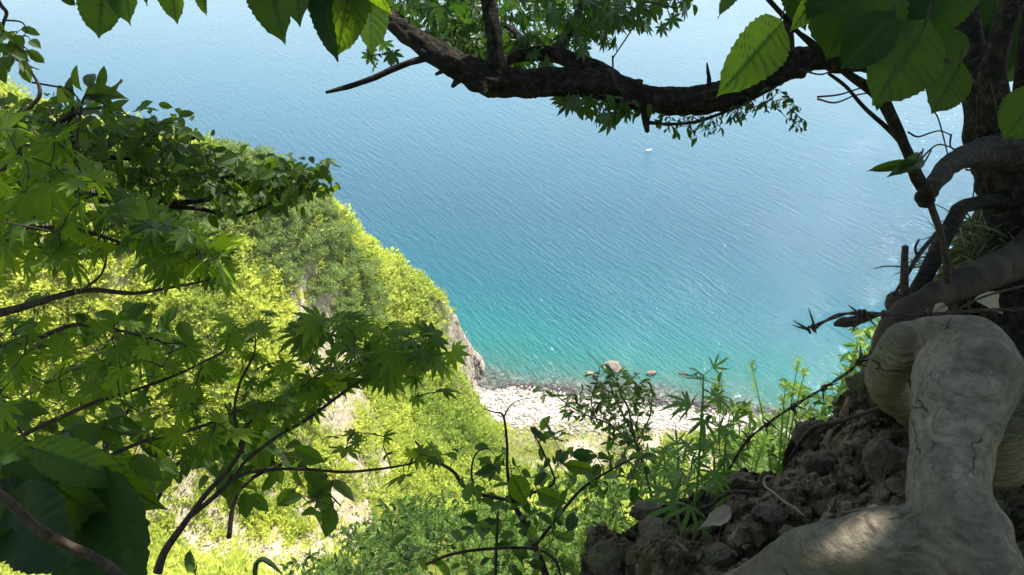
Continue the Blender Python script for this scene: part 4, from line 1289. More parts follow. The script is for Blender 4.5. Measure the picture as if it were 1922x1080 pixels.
# foliage of the tree: small lobed leaves behind the limb
tg = pix_pts([([(720, -20), (1180, -20), (1180, 40), (1060, 90), (1010, 120), (900, 125), (860, 100), (790, 60), (720, 20)], 620, 2.2, 3.0),
              ([(800, 30), (940, 30), (1000, 110), (900, 120), (830, 90)], 130, 2.3, 2.7),
              ([(1040, 20), (1150, 20), (1160, 70), (1110, 110), (1060, 110)], 60, 2.3, 2.7),
              ([(1130, -20), (1310, -20), (1305, 10), (1250, 40), (1160, 50)], 62, 2.2, 2.7),
              ([(680, 60), (740, 70), (740, 110), (700, 130)], 12, 2.3, 2.5),
              ([(960, 110), (1120, 120), (1120, 135), (960, 130)], 16, 2.3, 2.5),
              ([(1025, 175), (1150, 175), (1230, 195), (1210, 210), (1130, 230), (1060, 200)], 56, 2.12, 2.3)], r)
tg = np.vstack([tg, [P(1215, 45, 2.0), P(1160, 55, 2.1), P(1240, 50, 2.2), P(1095, 90, 2.2), P(1130, 215, 2.2), P(1283, 15, 2.2)]])
leafy(t, MAPLEF + OVN[:1], M['small'], limbs, tg, (.026, .052), r, .0012, up=.4, tocam=.7, droop=-1.0, jit=.6, colmu=.4)
# withered little leaves under the limb
tg = pix_pts([([(1230, 205), (1330, 215), (1400, 180), (1460, 160), (1500, 190), (1520, 240), (1490, 240), (1440, 200), (1400, 215), (1310, 265), (1240, 240)], 150, 2.1, 2.3)], r)
leafy(t, OVN, M['small'], limbs[9:11], tg, (.014, .030), r, .0010, up=.2, tocam=.8, droop=-1.2, jit=.7, colmu=.2, name='withered_leaves')
# unseen crown above the frame, clumps placed to shade bank, limb and leaves
def shade_crown(t, centres, n, leaf):
    fo = MB()
    c = np.array([q[:3] for q in centres]); rad = np.array([q[3] for q in centres]); wgt = rad ** 2 / np.sum(rad ** 2)
    w = r.choice(len(c), n, p=wgt)
    p = c[w] + nrm(r.normal(size=(n, 3))) * (rad[w] * r.random(n) ** .4)[:, None] * np.array([1, 1, .6])
    px, py, d = project(p)
    bad = (d > .1) & (py > -40) & (px > -150) & (px < 2070)
    p = p[~bad]; n = len(p)
    v, f, kk = instances(OVN[0], p, nrm(r.normal(size=(n, 3)) + np.array([0, 0, -.3])), nrm(r.normal(size=(n, 3)) * .5 + np.array(SUNV) * .7 + np.array([0, 0, .5])), leaf * r.uniform(.7, 1.3, n), np.full(n, 1.7))
    fo.add(v, f, np.repeat(np.clip(r.normal(.4, .2, n), 0, 1), kk))
    fo.build('crown', M['canopy'], t)
cz = CAMZ
shade_crown(t, [(1.7, 2.1, cz + 1.7, 1.0), (2.5, 2.2, cz + 2.1, 1.1), (1.5, 1.3, cz + 1.6, 1.0), (2.3, 1.2, cz + 1.9, 1.1), (2.0, 3.1, cz + 2.2, 1.0), (1.25, 2.9, cz + 2.1, .75), (3.1, 2.4, cz + 2.4, 1.0), (1.2, .3, cz + 1.8, 1.0),
               (2.2, .3, cz + 2.0, 1.2), (.25, 2.95, cz + 1.5, .25), (.85, 3.0, cz + 1.25, .36), (1.15, 2.9, cz + 1.3, .45), (1.7, 3.4, cz + 1.8, .8), (2.4, 3.3, cz + 1.9, .9), (-.35, 2.4, cz + 1.1, .30), (-.75, 2.0, cz + 1.1, .30), (.25, 2.2, cz + 1.2, .22), (-.2, 2.0, cz + 1.0, .25), (-.9, 2.8, cz + 1.6, .32), (-.35, 3.0, cz + 1.7, .3), (-.55, 1.7, cz + .9, .25), (-1.2, 2.4, cz + 1.3, .3), (-.15, 1.25, cz + .95, .42), (-.9, .25, cz + .9, .5), (3.1, 1.4, cz + 2.2, 1.2), (2.7, 3.4, cz + 2.6, .9)], 17000, .12)

# ------------------------------------------------------------------ bank: crumbling edge of earth in the right foreground
edge = [(1090, 1110), (1100, 1040), (1112, 1000), (1180, 992), (1205, 960), (1270, 945), (1310, 940), (1345, 900), (1400, 880), (1470, 872), (1490, 850), (1500, 798), (1555, 790), (1570, 745), (1620, 705), (1640, 650), (1655, 600), (1700, 565), (1760, 505), (1795, 450), (1830, 400), (1900, 385), (2100, 380), (2300, 400), (2300, 1300), (1090, 1300)]
dctl = np.array([(1100, 1050, 1.75), (1200, 980, 1.85), (1300, 950, 1.95), (1400, 890, 2.1), (1500, 830, 2.15), (1570, 750, 2.2), (1640, 650, 2.2), (1700, 570, 2.2), (1800, 460, 2.3), (1850, 400, 2.35), (2100, 400, 2.2), (2100, 700, 1.7),
                 (1900, 560, 1.95), (1800, 600, 1.9), (1700, 700, 1.75), (1900, 800, 1.45), (1600, 850, 1.7), (1500, 950, 1.6), (1400, 1000, 1.55), (1250, 1060, 1.55), (1600, 1000, 1.4), (1400, 1150, 1.3), (1700, 1150, 1.15), (1900, 950, 1.3), (1950, 1100, 1.15), (2200, 1200, 1.1), (1100, 1250, 1.4), (1700, 930, 1.42)])
def bank_depth(x, y):
    d2 = (x[:, None] - dctl[None, :, 0]) ** 2 + (y[:, None] - dctl[None, :, 1]) ** 2
    w = 1 / (d2 + 900) ** 1.6
    return (w * dctl[None, :, 2]).sum(1) / w.sum(1)
step = 3.0
gx = np.arange(1060, 2300, step); gy = np.arange(370, 1300, step)
BX, BY = np.meshgrid(gx, gy)
x, y = BX.ravel(), BY.ravel()
jx = fbm(np.stack([x * .03, y * .03, 0 * x], 1), 4, 50) * 16
jy = fbm(np.stack([x * .03, y * .03, 0 * x], 1), 4, 51) * 16
inside = inpoly(x + jx, y + jy, edge)
dep = bank_depth(x, y)
dirs_ = np.stack([(x - 961) / F, cp + (540 - y) / F * sp_, -sp_ + (540 - y) / F * cp], 1)
bv = CAM + dirs_ * dep[:, None]
c1, c2, cv = cells(bv * np.array([7, 7, 9]), 3)
c3, c4, cw = cells(bv * 22 + 3, 4)
rel = fbm(bv * 5, 7, 60, .6) * .13 + (cv - .5) * .045 * np.clip((c2 - c1) * 5, 0, 1) + (cw - .5) * .014 * np.clip((c4 - c3) * 4, 0, 1) + (fbm(bv * 45, 3, 61)) * .010
dirout = nrm(np.array([-.25, -.45, .85]))
c5, c6, cu = cells(bv * np.array([13, 13, 16]) + 7, 8)
c7, c8_, cz_ = cells(bv * np.array([4.5, 4.5, 7]) + 5, 12)
rel = rel + (cu - .5) * .009 + (cz_ - .5) * .07 + np.minimum(c6 - c5, .2) * .02
bv = bv + dirout * rel[:, None]
nxb, nyb = len(gx), len(gy)
ins = inside.reshape(nyb, nxb)
fi, fj = np.where(ins[:-1, :-1] & ins[1:, :-1] & ins[:-1, 1:] & ins[1:, 1:])
q = fi * nxb + fj
quads = np.stack([q, q + nxb, q + nxb + 1, q + 1], 1)
# the skirt: edges used once are drawn down and back, so the bank is a body and not a sheet
ed = np.concatenate([quads[:, [0, 1]], quads[:, [1, 2]], quads[:, [2, 3]], quads[:, [3, 0]]])
key = np.sort(ed, 1); uk, inv, cnt = np.unique(key, axis=0, return_inverse=True, return_counts=True)
be = ed[cnt[inv.ravel()] == 1]
nv = len(bv)
layers = [bv]
skirt = []
prev = np.arange(nv)
for s, (dn, bk) in enumerate([(.10, .02), (.35, -.06), (.9, -.05), (2.2, .5)]):
    v2 = bv + np.array([0, bk, -dn]) + (fbm(bv * 6 + s, 3, 70 + s)[:, None] * np.array([.07, .07, .02]))
    layers.append(v2)
    off = nv * s; off2 = nv * (s + 1)
    skirt.append(np.stack([be[:, 1] + off, be[:, 0] + off, be[:, 0] + off2, be[:, 1] + off2], 1))
allv = np.concatenate(layers); allf = np.concatenate([quads] + skirt)
usedv, invv = np.unique(allf, return_inverse=True)
b = MB(); b.add(allv[usedv], invv.reshape(allf.shape))
bank = b.build('earth_bank', M['soil'], smooth=True); tag(bank, kind='structure')

def rubble(n, smin, smax, seed, name, mat, label, cat):
    r = np.random.default_rng(seed)
    cand = np.where(ins.ravel() & (x < 2000) & (y < 1120) & (y > 560))[0]
    k = r.choice(cand, n)
    p = bv[k] + r.normal(size=(n, 3)) * .004
    s_ = smin + (smax - smin) * r.random(n) ** 4
    tp = ICO1[0] + r.normal(size=ICO1[0].shape) * .22
    v, f, kk = instances((tp, ICO1[1]), p, rand_unit(n), rand_unit(n), s_, r.uniform(.5, 1.0, n))
    b = MB(); b.add(v, f, np.repeat(r.random(n), kk))
    return tag(b.build(name, M[mat]), label, cat, kind='stuff')
rubble(4200, .002, .017, 31, 'rubble', 'soil', 'crumbs of dry earth strewn over the bank', 'rubble')
rubble(900, .003, .013, 32, 'gravel', 'rock', 'little angular stones strewn over the bank', 'gravel')
def rock_at(px, py, hx, hy, d, seed, label, hz=None, mat='rock', name='rock'):
    c = P(px, py, d)
    v = rock_verts(ICO5, seed, 14, .11)
    hx, hy = hx * d / F, hy * d / F
    hz = hz or (hx + hy) / 2
    v = v[:, 0:1] * RIGHT * hx + v[:, 1:2] * UPC * hy - v[:, 2:3] * FWD * hz
    v = v + nrm(v) * (fbm((v + c) * 28, 5, seed, .65)[:, None]) * .016
    b = MB(); b.add(v + c, ICO5[1])
    return tag(b.build(name, M[mat], smooth=False), label, 'rock', 'rocks set in the earth bank')
rock_at(1235, 1022, 62, 58, 1.62, 1, 'largest rounded brown rock at the bottom left end of the earth bank')
rock_at(1145, 1045, 48, 52, 1.66, 2, 'lumpy rock at the lower left tip of the earth bank')
rock_at(1228, 958, 48, 24, 1.85, 3, 'flat-topped dark rock lying behind the largest rounded rock')
rock_at(1330, 938, 30, 20, 1.95, 4, 'small dark stone on the bank edge just below the end of the barbed wire')
rock_at(1385, 905, 42, 26, 2.0, 5, 'low dark rock on the bank edge right under the barbed wire end')
rock_at(1535, 812, 44, 32, 2.02, 6, 'angular dark rock jutting from the bank edge beneath the thin slanting stick')
rock_at(1625, 740, 58, 44, 1.95, 7, 'layered dark rock jutting from the bank to the left of the root arch')
rock_at(1660, 860, 60, 50, 1.55, 8, 'broad rough rock face in the bank close left of the upright root')
rock_at(1545, 870, 46, 36, 1.78, 9, 'blunt wedge-shaped rock in the middle of the bank')
rock_at(1440, 960, 34, 22, 1.62, 10, 'small half-buried stone beside the pale curved twig')
rock_at(1495, 1010, 36, 26, 1.42, 11, 'small half-buried stone above the lower root end')
rock_at(1350, 1040, 40, 26, 1.5, 12, 'low stone at the bottom of the bank right of the pale dead leaf')
rock_at(1840, 440, 50, 40, 2.2, 14, 'dark earth-covered rock behind the grass tuft below the gnarled tree')
rock_at(1905, 880, 22, 14, 1.3, 13, 'sunlit pale stone at the right edge beside the upright root')

# ------------------------------------------------------------------ roots
def blend_body(parts, voxel, name, mat, parent, seed, amp=.004, smooth_it=10):
    b = MB()
    for kind, pts in parts:
        if kind == 't':
            w = [P(x, y, d) for x, y, d, h in pts]; rr = [h * d / F for x, y, d, h in pts]
            v, f = tube(w, rr, 20, 8); b.add(v, f)
        else:
            x, y, d, h = pts; v = ICO2[0] * (h * d / F) + P(x, y, d); b.add(v, ICO2[1])
    o = b.build('tmp', None)
    md = o.modifiers.new('r', 'REMESH'); md.mode = 'VOXEL'; md.voxel_size = voxel
    ms = o.modifiers.new('s', 'SMOOTH'); ms.factor = .5; ms.iterations = smooth_it
    dg = bpy.context.evaluated_depsgraph_get(); dg.update()
    me = bpy.data.meshes.new_from_object(o.evaluated_get(dg))
    bpy.data.objects.remove(o)
    n = len(me.vertices)
    co = np.empty(n * 3, np.float32); me.vertices.foreach_get('co', co); co = co.reshape(-1, 3).astype(float)
    no = np.empty(n * 3, np.float32); me.vertices.foreach_get('normal', no); no = no.reshape(-1, 3)
    wr = fbm(co * np.array([10, 10, 38]), 3, seed) * amp * .35 + fbm(co * 14, 5, seed + 2) * amp * 2.2 + fbm(co * 5, 2, seed + 7) * amp * 3.6 + np.clip(fbm(co * np.array([18, 18, 50]), 3, seed + 4) - .3, 0, 1) * -amp * 3
    co = co + no * wr[:, None]
    loc = np.array(parent_loc(parent)) if parent else 0
    me.vertices.foreach_set('co', (co - loc).astype(np.float32).ravel())
    me.polygons.foreach_set('use_smooth', np.ones(len(me.polygons), bool))
    me.name = name; me.materials.clear(); me.materials.append(M[mat]); me.update()
    o = bpy.data.objects.new(name, me); col.objects.link(o)
    if parent: o.parent = parent
    return o
o = blend_body([
 ('t', [(1350, 1150, .98, 50), (1450, 1090, .95, 58), (1530, 1055, .93, 66), (1620, 1040, .91, 76), (1710, 1040, .9, 84), (1800, 1040, .88, 86), (1830, 1100, .86, 95), (1850, 1250, .84, 100)]),
 ('t', [(1795, 1040, .88, 84), (1790, 970, .9, 76), (1784, 900, .94, 74), (1788, 830, .98, 74), (1796, 770, 1.02, 80), (1815, 710, 1.06, 84), (1810, 665, 1.1, 74), (1770, 645, 1.14, 52)]),
 ('t', [(1860, 700, 1.1, 66), (1876, 760, 1.08, 58), (1872, 810, 1.12, 50), (1880, 860, 1.25, 46), (1890, 920, 1.5, 46)]),
 ('t', [(1845, 660, 1.12, 50), (1790, 642, 1.13, 48), (1740, 642, 1.16, 40), (1695, 655, 1.18, 34), (1672, 690, 1.2, 30), (1663, 722, 1.25, 27), (1680, 750, 1.38, 26), (1710, 780, 1.6, 26)]),
 ('e', (1852, 650, 1.1, 38)), ('e', (1765, 745, 1.02, 36)), ('e', (1845, 1000, .88, 55)), ('e', (1590, 1000, .92, 34)), ('e', (1700, 640, 1.17, 34)),
], .0045, 'twisted_root', 'root', None, 5, .0040)
tag(o, 'thick smooth grey root twisting up through an arch and elbow in the right foreground', 'root')
o = blend_body([
 ('t', [(1990, 430, 1.75, 44), (1900, 492, 1.7, 38), (1840, 518, 1.62, 28), (1780, 546, 1.58, 26), (1725, 578, 1.54, 27), (1685, 618, 1.52, 29), (1668, 680, 1.55, 26), (1660, 760, 1.8, 30)]),
 ('e', (1690, 572, 1.6, 32)), ('e', (1755, 540, 1.55, 20)),
], .007, 'background_root', 'darkroot', None, 8, .005)
o.name = 'smooth_root'
tag(o, 'dark lumpy root running behind the barbed wire toward the gnarled tree base', 'root')
# dark litter of small roots at the right edge
b = MB()
for i in range(26):
    x0, y0 = r.uniform(1885, 2010), r.uniform(860, 1120)
    d = 1.22 + (1120 - y0) / 1500
    a0 = r.uniform(-.7, .5)
    L = r.uniform(40, 130)
    pxtube(b, [(x0, y0, d, r.uniform(1.5, 4)), (x0 + L * .5 * math.cos(a0), y0 + L * .5 * math.sin(a0) + r.normal() * 6, d - .01, 2.5), (x0 + L * math.cos(a0), y0 + L * math.sin(a0), d, 1)], 5, 3, .2, i)
o = b.build('root_litter', M['twig']); tag(o, 'dry rootlets and twigs littering the ground at the right edge', 'litter', kind='stuff')

# ------------------------------------------------------------------ sticks, dead leaves
def stick(name, pts, label, cat='stick', mat='twig', extra=()):
    b = MB(); pxtube(b, pts, 8, 6, .18, 3)
    for e in extra: pxtube(b, e, 6, 5, .2, 4)
    return tag(b.build(name, M[mat], smooth=True), label, cat)
stick('stick', [(1700, 752, 1.5, 4), (1640, 770, 1.62, 4), (1580, 790, 1.75, 4.5), (1530, 802, 1.85, 5), (1502, 830, 1.85, 4), (1482, 862, 1.86, 3)], 'thin dark stick slanting down-left from under the root arch')
stick('broken_stem', [(1698, 556, 1.55, 8), (1697, 510, 1.54, 7.5), (1699, 463, 1.53, 6.5)], 'short snapped upright stem standing between the roots and the water',)
stick('forked_twig', [(1676, 556, 1.56, 3), (1700, 520, 1.56, 4), (1722, 482, 1.56, 4), (1748, 450, 1.57, 4.5), (1772, 425, 1.58, 5)], 'slender forked twig leaning right beside the short snapped stem', extra=[[(1722, 482, 1.56, 3), (1718, 465, 1.56, 2.5), (1725, 450, 1.56, 2)], [(1640, 505, 1.56, .8), (1665, 500, 1.56, 1.4), (1730, 502, 1.56, 1.5)], [(1740, 455, 1.56, 2), (1770, 455, 1.6, 1)]])
stick('hanging_stick', [(1742, 366, 1.37, 7), (1752, 400, 1.39, 7), (1766, 440, 1.42, 6), (1776, 485, 1.44, 6.5), (1778, 530, 1.46, 7)], 'straight dark stick running down from the crook below the hazel stems')
stick('pale_twig', [(1452, 893, 1.6, 1.2), (1436, 897, 1.6, 1.8), (1436, 912, 1.585, 2.4), (1452, 925, 1.57, 2.2), (1474, 943, 1.555, 2.4), (1490, 952, 1.545, 1.9), (1510, 968, 1.53, 1.4)], 'pale bleached curved twig lying on the earth bank', mat='dryleaf')
stick('pale_splinter', [(1652, 953, 1.25, 2), (1675, 962, 1.24, 3), (1700, 967, 1.23, 2)], 'short pale splinter beside the elbow of the twisted root', mat='dryleaf')
stick('bark_twig', [(1280, 968, 1.75, 3), (1330, 950, 1.7, 3), (1370, 925, 1.68, 4), (1420, 925, 1.65, 3)], 'brown twig behind the pale folded dead leaf')
r = np.random.default_rng(120)
def dead_leaf(base, tip, w, d, label, face, c):
    p0, p1 = P(*base, d), P(*tip, d - .02)
    v, f, ve = blade(12, 3, .7, .45, .04, .35, .45, .30, seed=int(base[0]), wave=.10)
    L = np.linalg.norm(p1 - p0)
    vv, ff, kk = instances((v, f), p0[None], (p1 - p0)[None], np.array(face, float)[None], [L], np.array([w * d / F / (L * .7)]))
    b = MB(); b.add(vv, ff, c)
    tag(b.build('dead_leaf', M['dryleaf'], smooth=True), label, 'leaf', 'dead leaves on the bank')
dead_leaf((1372, 952), (1318, 992), 30, 1.58, 'pale folded dead leaf on the left part of the earth bank', (-.3, -.7, .6), .9)
dead_leaf((1625, 955), (1655, 975), 30, 1.28, 'small pale dead leaf against the upper side of the lower root', (0, -.5, .8), .6)
dead_leaf((1830, 560), (1890, 580), 36, 1.45, 'curled whitish dead leaf caught on the barbed wire near the right edge', (0, -.6, .7), 1.0)
dead_leaf((1770, 575), (1740, 592), 20, 1.45, 'tiny whitish dead leaf on the dark root above the wire', (0, -.6, .7), .9)
dead_leaf((1890, 850), (1925, 842), 26, 1.25, 'sunlit tan dead leaf at the right edge', (0, -.4, .9), .8)

# ------------------------------------------------------------------ barbed wire
def barbed(pts, label, barbs, strand_r=.0016):
    w = [P(x, y, d) for x, y, d in pts]
    c, _ = smooth_path(w, np.ones(len(w)), 40)
    seg = np.concatenate([[0], np.cumsum(np.linalg.norm(np.diff(c, axis=0), axis=1))])
    n = int(seg[-1] / .003)
    s = np.linspace(0, seg[-1], n)
    c = np.stack([np.interp(s, seg, c[:, k]) for k in range(3)], 1)
    tng = nrm(np.gradient(c, axis=0))
    u = nrm(np.cross(tng, [0, 0, 1.0])); v_ = np.cross(tng, u)
    t = thing('barbed_wire', w[0], label, 'barbed wire')
    for ph in (0, math.pi):
        an = s / .011 + ph
        q = c + (np.cos(an)[:, None] * u + np.sin(an)[:, None] * v_) * strand_r * 1.05
        vv, ff = tube(q, np.full(n, strand_r), 6, 1, smoothit=False)
        b = MB(); b.add(vv, ff); b.build('strand', M['wire'], t, smooth=True)
    for (bx, by) in barbs:
        px, py, d = project(c)
        k = int(((px - bx) ** 2 + (py - by) ** 2).argmin())
        o_, tg_, uu, vv_ = c[k], tng[k], u[k], v_[k]
        b = MB()
        an = np.linspace(0, 4 * math.pi, 30)
        q = o_ + (np.cos(an)[:, None] * uu + np.sin(an)[:, None] * vv_) * .0050 + tg_ * np.linspace(-.007, .007, 30)[:, None]
        v1, f1 = tube(q, np.full(30, .0021), 6, 1, smoothit=False); b.add(v1, f1)
        for sg in (-1, 1):
            for d_ in (1, -1):
                dirn = nrm(uu * rng.normal() + vv_ * rng.normal() + tg_ * sg * .35)
                a_ = o_ + tg_ * sg * .005
                v1, f1 = tube([a_, a_ + dirn * .016, a_ + dirn * .034], [.0021, .0019, .0004], 5, 2); b.add(v1, f1)
        b.build('barb', M['wire'], t, smooth=True)
    return t
barbed([(1366, 886, 1.9), (1400, 830, 1.86), (1440, 796, 1.84), (1490, 762, 1.8), (1540, 732, 1.76), (1590, 700, 1.7), (1612, 680, 1.66), (1650, 650, 1.55), (1690, 628, 1.42), (1730, 610, 1.35)],
       'lower rusty barbed wire slanting from the bank edge up to the root arch', [(1405, 828), (1440, 796), (1487, 762), (1546, 727), (1612, 680)], .0018)
t = barbed([(1524, 617, 1.3), (1545, 605, 1.3), (1575, 592, 1.3), (1610, 588, 1.3), (1660, 591, 1.3), (1730, 592, 1.31), (1800, 586, 1.32), (1870, 582, 1.33), (1960, 580, 1.34)],
       'upper rusty barbed wire with a broken end sticking out over the water', [(1524, 617), (1617, 586), (1740, 592)], .0018)
b = MB()
pxtube(b, [(1800, 580, 1.4, 2), (1850, 556, 1.4, 2.2), (1930, 535, 1.4, 2.5)], 6)
tag(b.build('loose_wire', M['wire']), 'plain rusty wire rising to the right edge above the barbed wire', 'wire')
b = MB()
pxtube(b, [(1566, 610, 1.31, 3), (1580, 606, 1.31, 8), (1600, 604, 1.31, 9), (1625, 596, 1.31, 8), (1645, 590, 1.31, 5)], 10, 5, .5, 9)
tag(b.build('bark_flake', M['twig'], smooth=False), 'ragged flake of dead bark hanging on the broken barbed wire end', 'bark')

# ------------------------------------------------------------------ grass tuft under the gnarled tree
r = np.random.default_rng(121)
b = MB()
GB = blade(8, 1, .035, .3, 0, 0, .55, .01)[:2]
n = 520
q = rand_in_poly([(1810, 430), (1900, 410), (1930, 470), (1900, 500), (1850, 510), (1800, 535), (1790, 510)], n, r)
pos = np.array([P(x, y, 1.9 + r.normal() * .06) for x, y in q])
dr = nrm(np.stack([r.normal(-.35, .9, n), r.normal(-.3, .4, n), r.normal(.2, .35, n)], 1))
v, f, kk = instances(GB, pos, dr, nrm(r.normal(size=(n, 3)) + np.array([0, 0, 1.0])), r.uniform(.05, .15, n))
b.add(v, f, np.repeat(r.random(n) ** 2, kk))
M['tuft'] = leaf_mat('tuft_grass', (.05, .065, .025), (.42, .40, .22), (.05, .09, .02), (.2, .25, .1), .3, .2)
tag(b.build('grass_tuft', M['tuft']), 'tangled half-dry grass tuft below the gnarled tree at the right', 'grass tuft')

# ------------------------------------------------------------------ saplings and weeds in the centre foreground
r = np.random.default_rng(122)
t = thing('leafy_sapling', P(1010, 1100, 2.2), 'leafy sapling in the bottom centre with serrated leaves and a bare forked top twig', 'sapling')
br = branchset(t, [
 [(1035, 1110, 2.2, 8), (1010, 1040, 2.2, 6.5), (985, 985, 2.2, 5.5), (962, 940, 2.2, 4.5), (952, 880, 2.2, 3), (952, 840, 2.2, 2.6), (945, 782, 2.2, 2.2), (928, 774, 2.2, 1.5), (908, 768, 2.2, 1)],
 [(946, 782, 2.2, 1.8), (955, 766, 2.2, 1.2), (972, 752, 2.2, .8), (1010, 746, 2.2, .5)],
 [(960, 940, 2.2, 4), (900, 928, 2.2, 4), (870, 912, 2.2, 4), (850, 885, 2.2, 3.5), (810, 860, 2.22, 3), (780, 830, 2.25, 2)],
 [(1000, 1030, 2.2, 4), (1040, 980, 2.2, 3), (1090, 920, 2.25, 3), (1150, 880, 2.25, 2), (1190, 860, 2.3, 1.5)],
 [(960, 945, 2.2, 3), (1000, 925, 2.2, 3), (1040, 905, 2.2, 2), (1020, 850, 2.2, 2), (1005, 820, 2.2, 1.5)],
 [(930, 1090, 2.0, 3), (932, 1020, 2.0, 3), (935, 960, 2.0, 2)],
 [(890, 930, 2.2, 2), (885, 880, 2.2, 2), (895, 850, 2.2, 1.5), (915, 842, 2.2, 1)],
 [(800, 1060, 1.9, 2.5), (850, 1040, 1.9, 3), (920, 1030, 1.95, 3), (1000, 1030, 2.0, 3), (1040, 1050, 2.0, 3), (1055, 1090, 2.0, 2)]],)
tg = pix_pts([([(850, 850), (900, 830), (970, 850), (1040, 890), (1060, 930), (980, 950), (900, 930), (860, 900)], 42, 2.1, 2.4),
              ([(870, 930), (1060, 930), (1080, 990), (960, 1000), (880, 1000)], 40, 2.0, 2.4),
              ([(990, 800), (1060, 820), (1080, 850), (1020, 850), (985, 840)], 12, 2.1, 2.3),
              ([(1030, 840), (1230, 850), (1240, 900), (1130, 930), (1050, 900)], 46, 2.2, 2.6),
              ([(860, 1000), (1080, 990), (1100, 1080), (860, 1090)], 46, 1.9, 2.5),
              ([(720, 990), (860, 990), (860, 1060), (720, 1060)], 14, 2.0, 2.3)], r)
leafy(t, OVN + OV, M['herb2'], br, tg, (.026, .062), r, droop=-.15, tocam=.2, up=1.0, colmu=.35, colsd=.3, leaves_per=1)
big = [((962, 895), (990, 945), 42, .75), ((1012, 925), (1062, 945), 34, .7), ((1060, 872), (1120, 884), 26, .6)]
for a_, c_, w, cc in big: big_leaf(t, a_, c_, w, 2.15, r, .6, cc)

def palm_weed(px, top, bot, d, seed, label, scale=1.0):
    r = np.random.default_rng(seed)
    t = thing('tall_weed', P(px, bot, d), label, 'weed')
    b = MB(); w = pxtube(b, [(px, bot, d, 3), (px + 6, (top + bot) * .55, d, 2.5), (px + 16, top + (bot - top) * .25, d, 2.2), (px + 18, top, d, 1.2)], 6); b.build('stem', M['herb'], t)
    c, _ = smooth_path(w, np.ones(len(w)), 8)
    tpl = palmate(5, 75, .075, .18, .25, seed)
    n = 22
    k = np.sort(r.integers(3, len(c), n)); pos = c[k]
    an = np.arange(n) * 2.4
    frac = k / len(c)
    dr = np.stack([np.cos(an), np.sin(an), .1 + .9 * (frac > .85)], 1)
    ln = (.045 * (1.15 - .5 * frac)) * scale
    tips = pos + nrm(dr) * ln[:, None] * .8
    tw = MB()
    for a_, b_ in zip(pos, tips):
        v, f = tube([a_, b_], [.0009, .0007], 4, 1, cap=False); tw.add(v, f)
    tw.build('leaf_stalks', M['herb'], t)
    v, f, kk = instances(tpl, tips, nrm(dr + np.array([0, 0, -.35])), np.tile([0, -.3, 1.0], (n, 1)) + r.normal(size=(n, 3)) * .3, (.062 * (1.2 - .6 * frac) * r.uniform(.8, 1.2, n)) * scale)
    fo = MB(); fo.add(v, f, np.repeat(np.clip(r.normal(.3, .2, n), 0, 1), kk)); fo.build('foliage', M['herb'], t)
palm_weed(1302, 705, 962, 1.75, 5, 'tall slender weed with fingered leaves standing in front of the beach', 1.15)
palm_weed(1345, 800, 990, 2.1, 6, 'shorter fingered-leaf weed between the tall slender weed and the bank', 1.1)
palm_weed(1255, 850, 1000, 2.0, 7, 'short bushy weed left of the tall slender weed', 1.2)

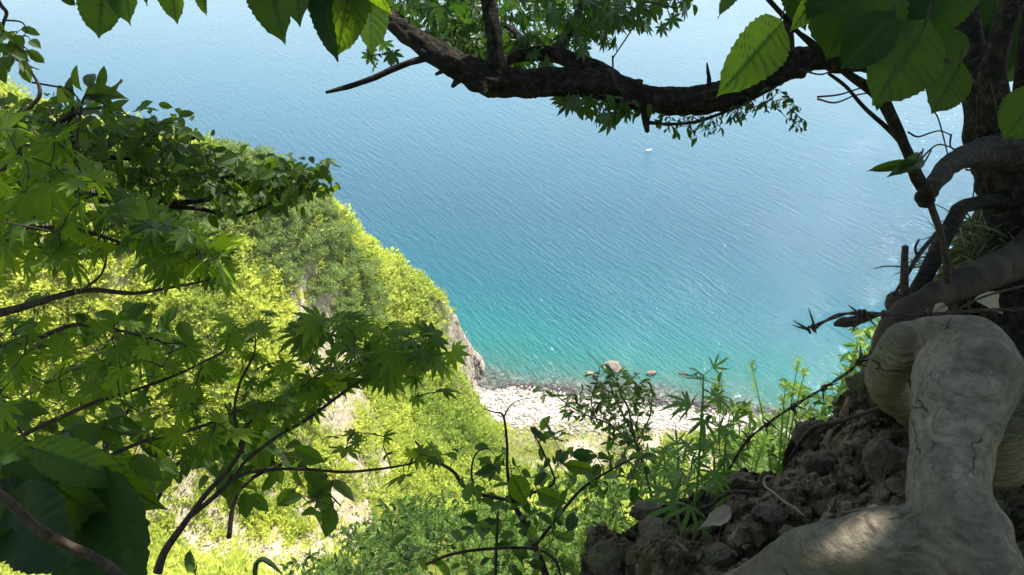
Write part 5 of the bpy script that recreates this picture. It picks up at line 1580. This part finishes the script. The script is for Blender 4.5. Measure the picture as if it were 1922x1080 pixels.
# thin airy bush against the pale beach
r = np.random.default_rng(124)
t = thing('airy_bush', P(1200, 900, 3.2), 'airy half-bare bush with tiny leaves against the pale beach', 'bush')
br = branchset(t, [
 [(1230, 960, 3.2, 3), (1210, 880, 3.2, 3), (1190, 820, 3.2, 2.5), (1160, 760, 3.2, 2), (1140, 710, 3.2, 1.5)],
 [(1200, 850, 3.2, 2.5), (1150, 800, 3.2, 2), (1090, 775, 3.2, 1.5), (1040, 740, 3.2, 1.2)],
 [(1190, 820, 3.2, 2.5), (1180, 770, 3.2, 2), (1165, 730, 3.2, 1.5), (1200, 700, 3.2, 1)],
 [(1195, 830, 3.2, 2), (1220, 780, 3.2, 1.5), (1225, 730, 3.2, 1)],
 [(1120, 790, 3.2, 1.5), (1110, 750, 3.2, 1.2), (1125, 690, 3.2, .8), (1100, 660, 3.2, .6)]])
tg = pix_pts([([(1060, 745), (1120, 720), (1200, 700), (1235, 740), (1215, 800), (1205, 840), (1160, 830), (1120, 790), (1060, 780)], 260, 3.0, 3.5),
              ([(1110, 690), (1180, 690), (1200, 740), (1120, 760)], 60, 3.0, 3.4),
              ([(1010, 725), (1050, 735), (1040, 750), (1010, 740)], 8, 3.1, 3.3),
              ([(1130, 820), (1210, 820), (1230, 900), (1140, 880)], 70, 3.0, 3.4)], r)
leafy(t, OVN, M['small'], br, tg, (.028, .05), r, .0012, up=.7, droop=-.2, colmu=.6, wf=(.7, 1.0))
# bush by the wire seen through the gap
r = np.random.default_rng(125)
t = thing('sunny_shrub', P(1620, 800, 3.4), 'sunlit yellow-green shrub glimpsed behind the lower barbed wire left of the root arch', 'shrub')
b = MB(); pxtube(b, [(1650, 900, 3.4, 4), (1630, 740, 3.4, 3), (1615, 650, 3.4, 2)], 6); b.build('stem', M['twig'], t)
tg = pix_pts([([(1600, 630), (1650, 610), (1680, 640), (1660, 720), (1620, 730), (1595, 680)], 130, 3.2, 3.6)], r)
n = len(tg)
v, f, kk = instances(OVN[0], tg, r.normal(size=(n, 3)), nrm(r.normal(size=(n, 3)) * .6 + np.array([0, 0, 1])), r.uniform(.04, .075, n))
b = MB(); b.add(v, f, np.repeat(r.random(n), kk)); b.build('foliage', M['herb'], t)
# ------------------------------------------------------------------ sea air
b = MB()
c8 = np.array([(x_, y_, z_) for x_ in (-900, 900) for y_ in (-40, 1300) for z_ in (-8.5, 84)], float)
b.add(c8, np.array([[0, 1, 3, 2], [4, 6, 7, 5], [0, 4, 5, 1], [2, 3, 7, 6], [0, 2, 6, 4], [1, 5, 7, 3]]))
hm, hn, ho = newmat('sea_haze')
pv = hn.nodes.new('ShaderNodeVolumePrincipled')
pv.inputs['Color'].default_value = (.86, .93, 1, 1)
pv.inputs['Density'].default_value = .0002
pv.inputs['Anisotropy'].default_value = .3
hn.links.new(pv.outputs[0], ho.inputs['Volume'])
o = b.build('haze', hm); tag(o, 'thin pale sea air over the water', 'haze', kind='stuff')
print('objects', len(bpy.data.objects), 'polys', sum(len(m.polygons) for m in bpy.data.meshes))
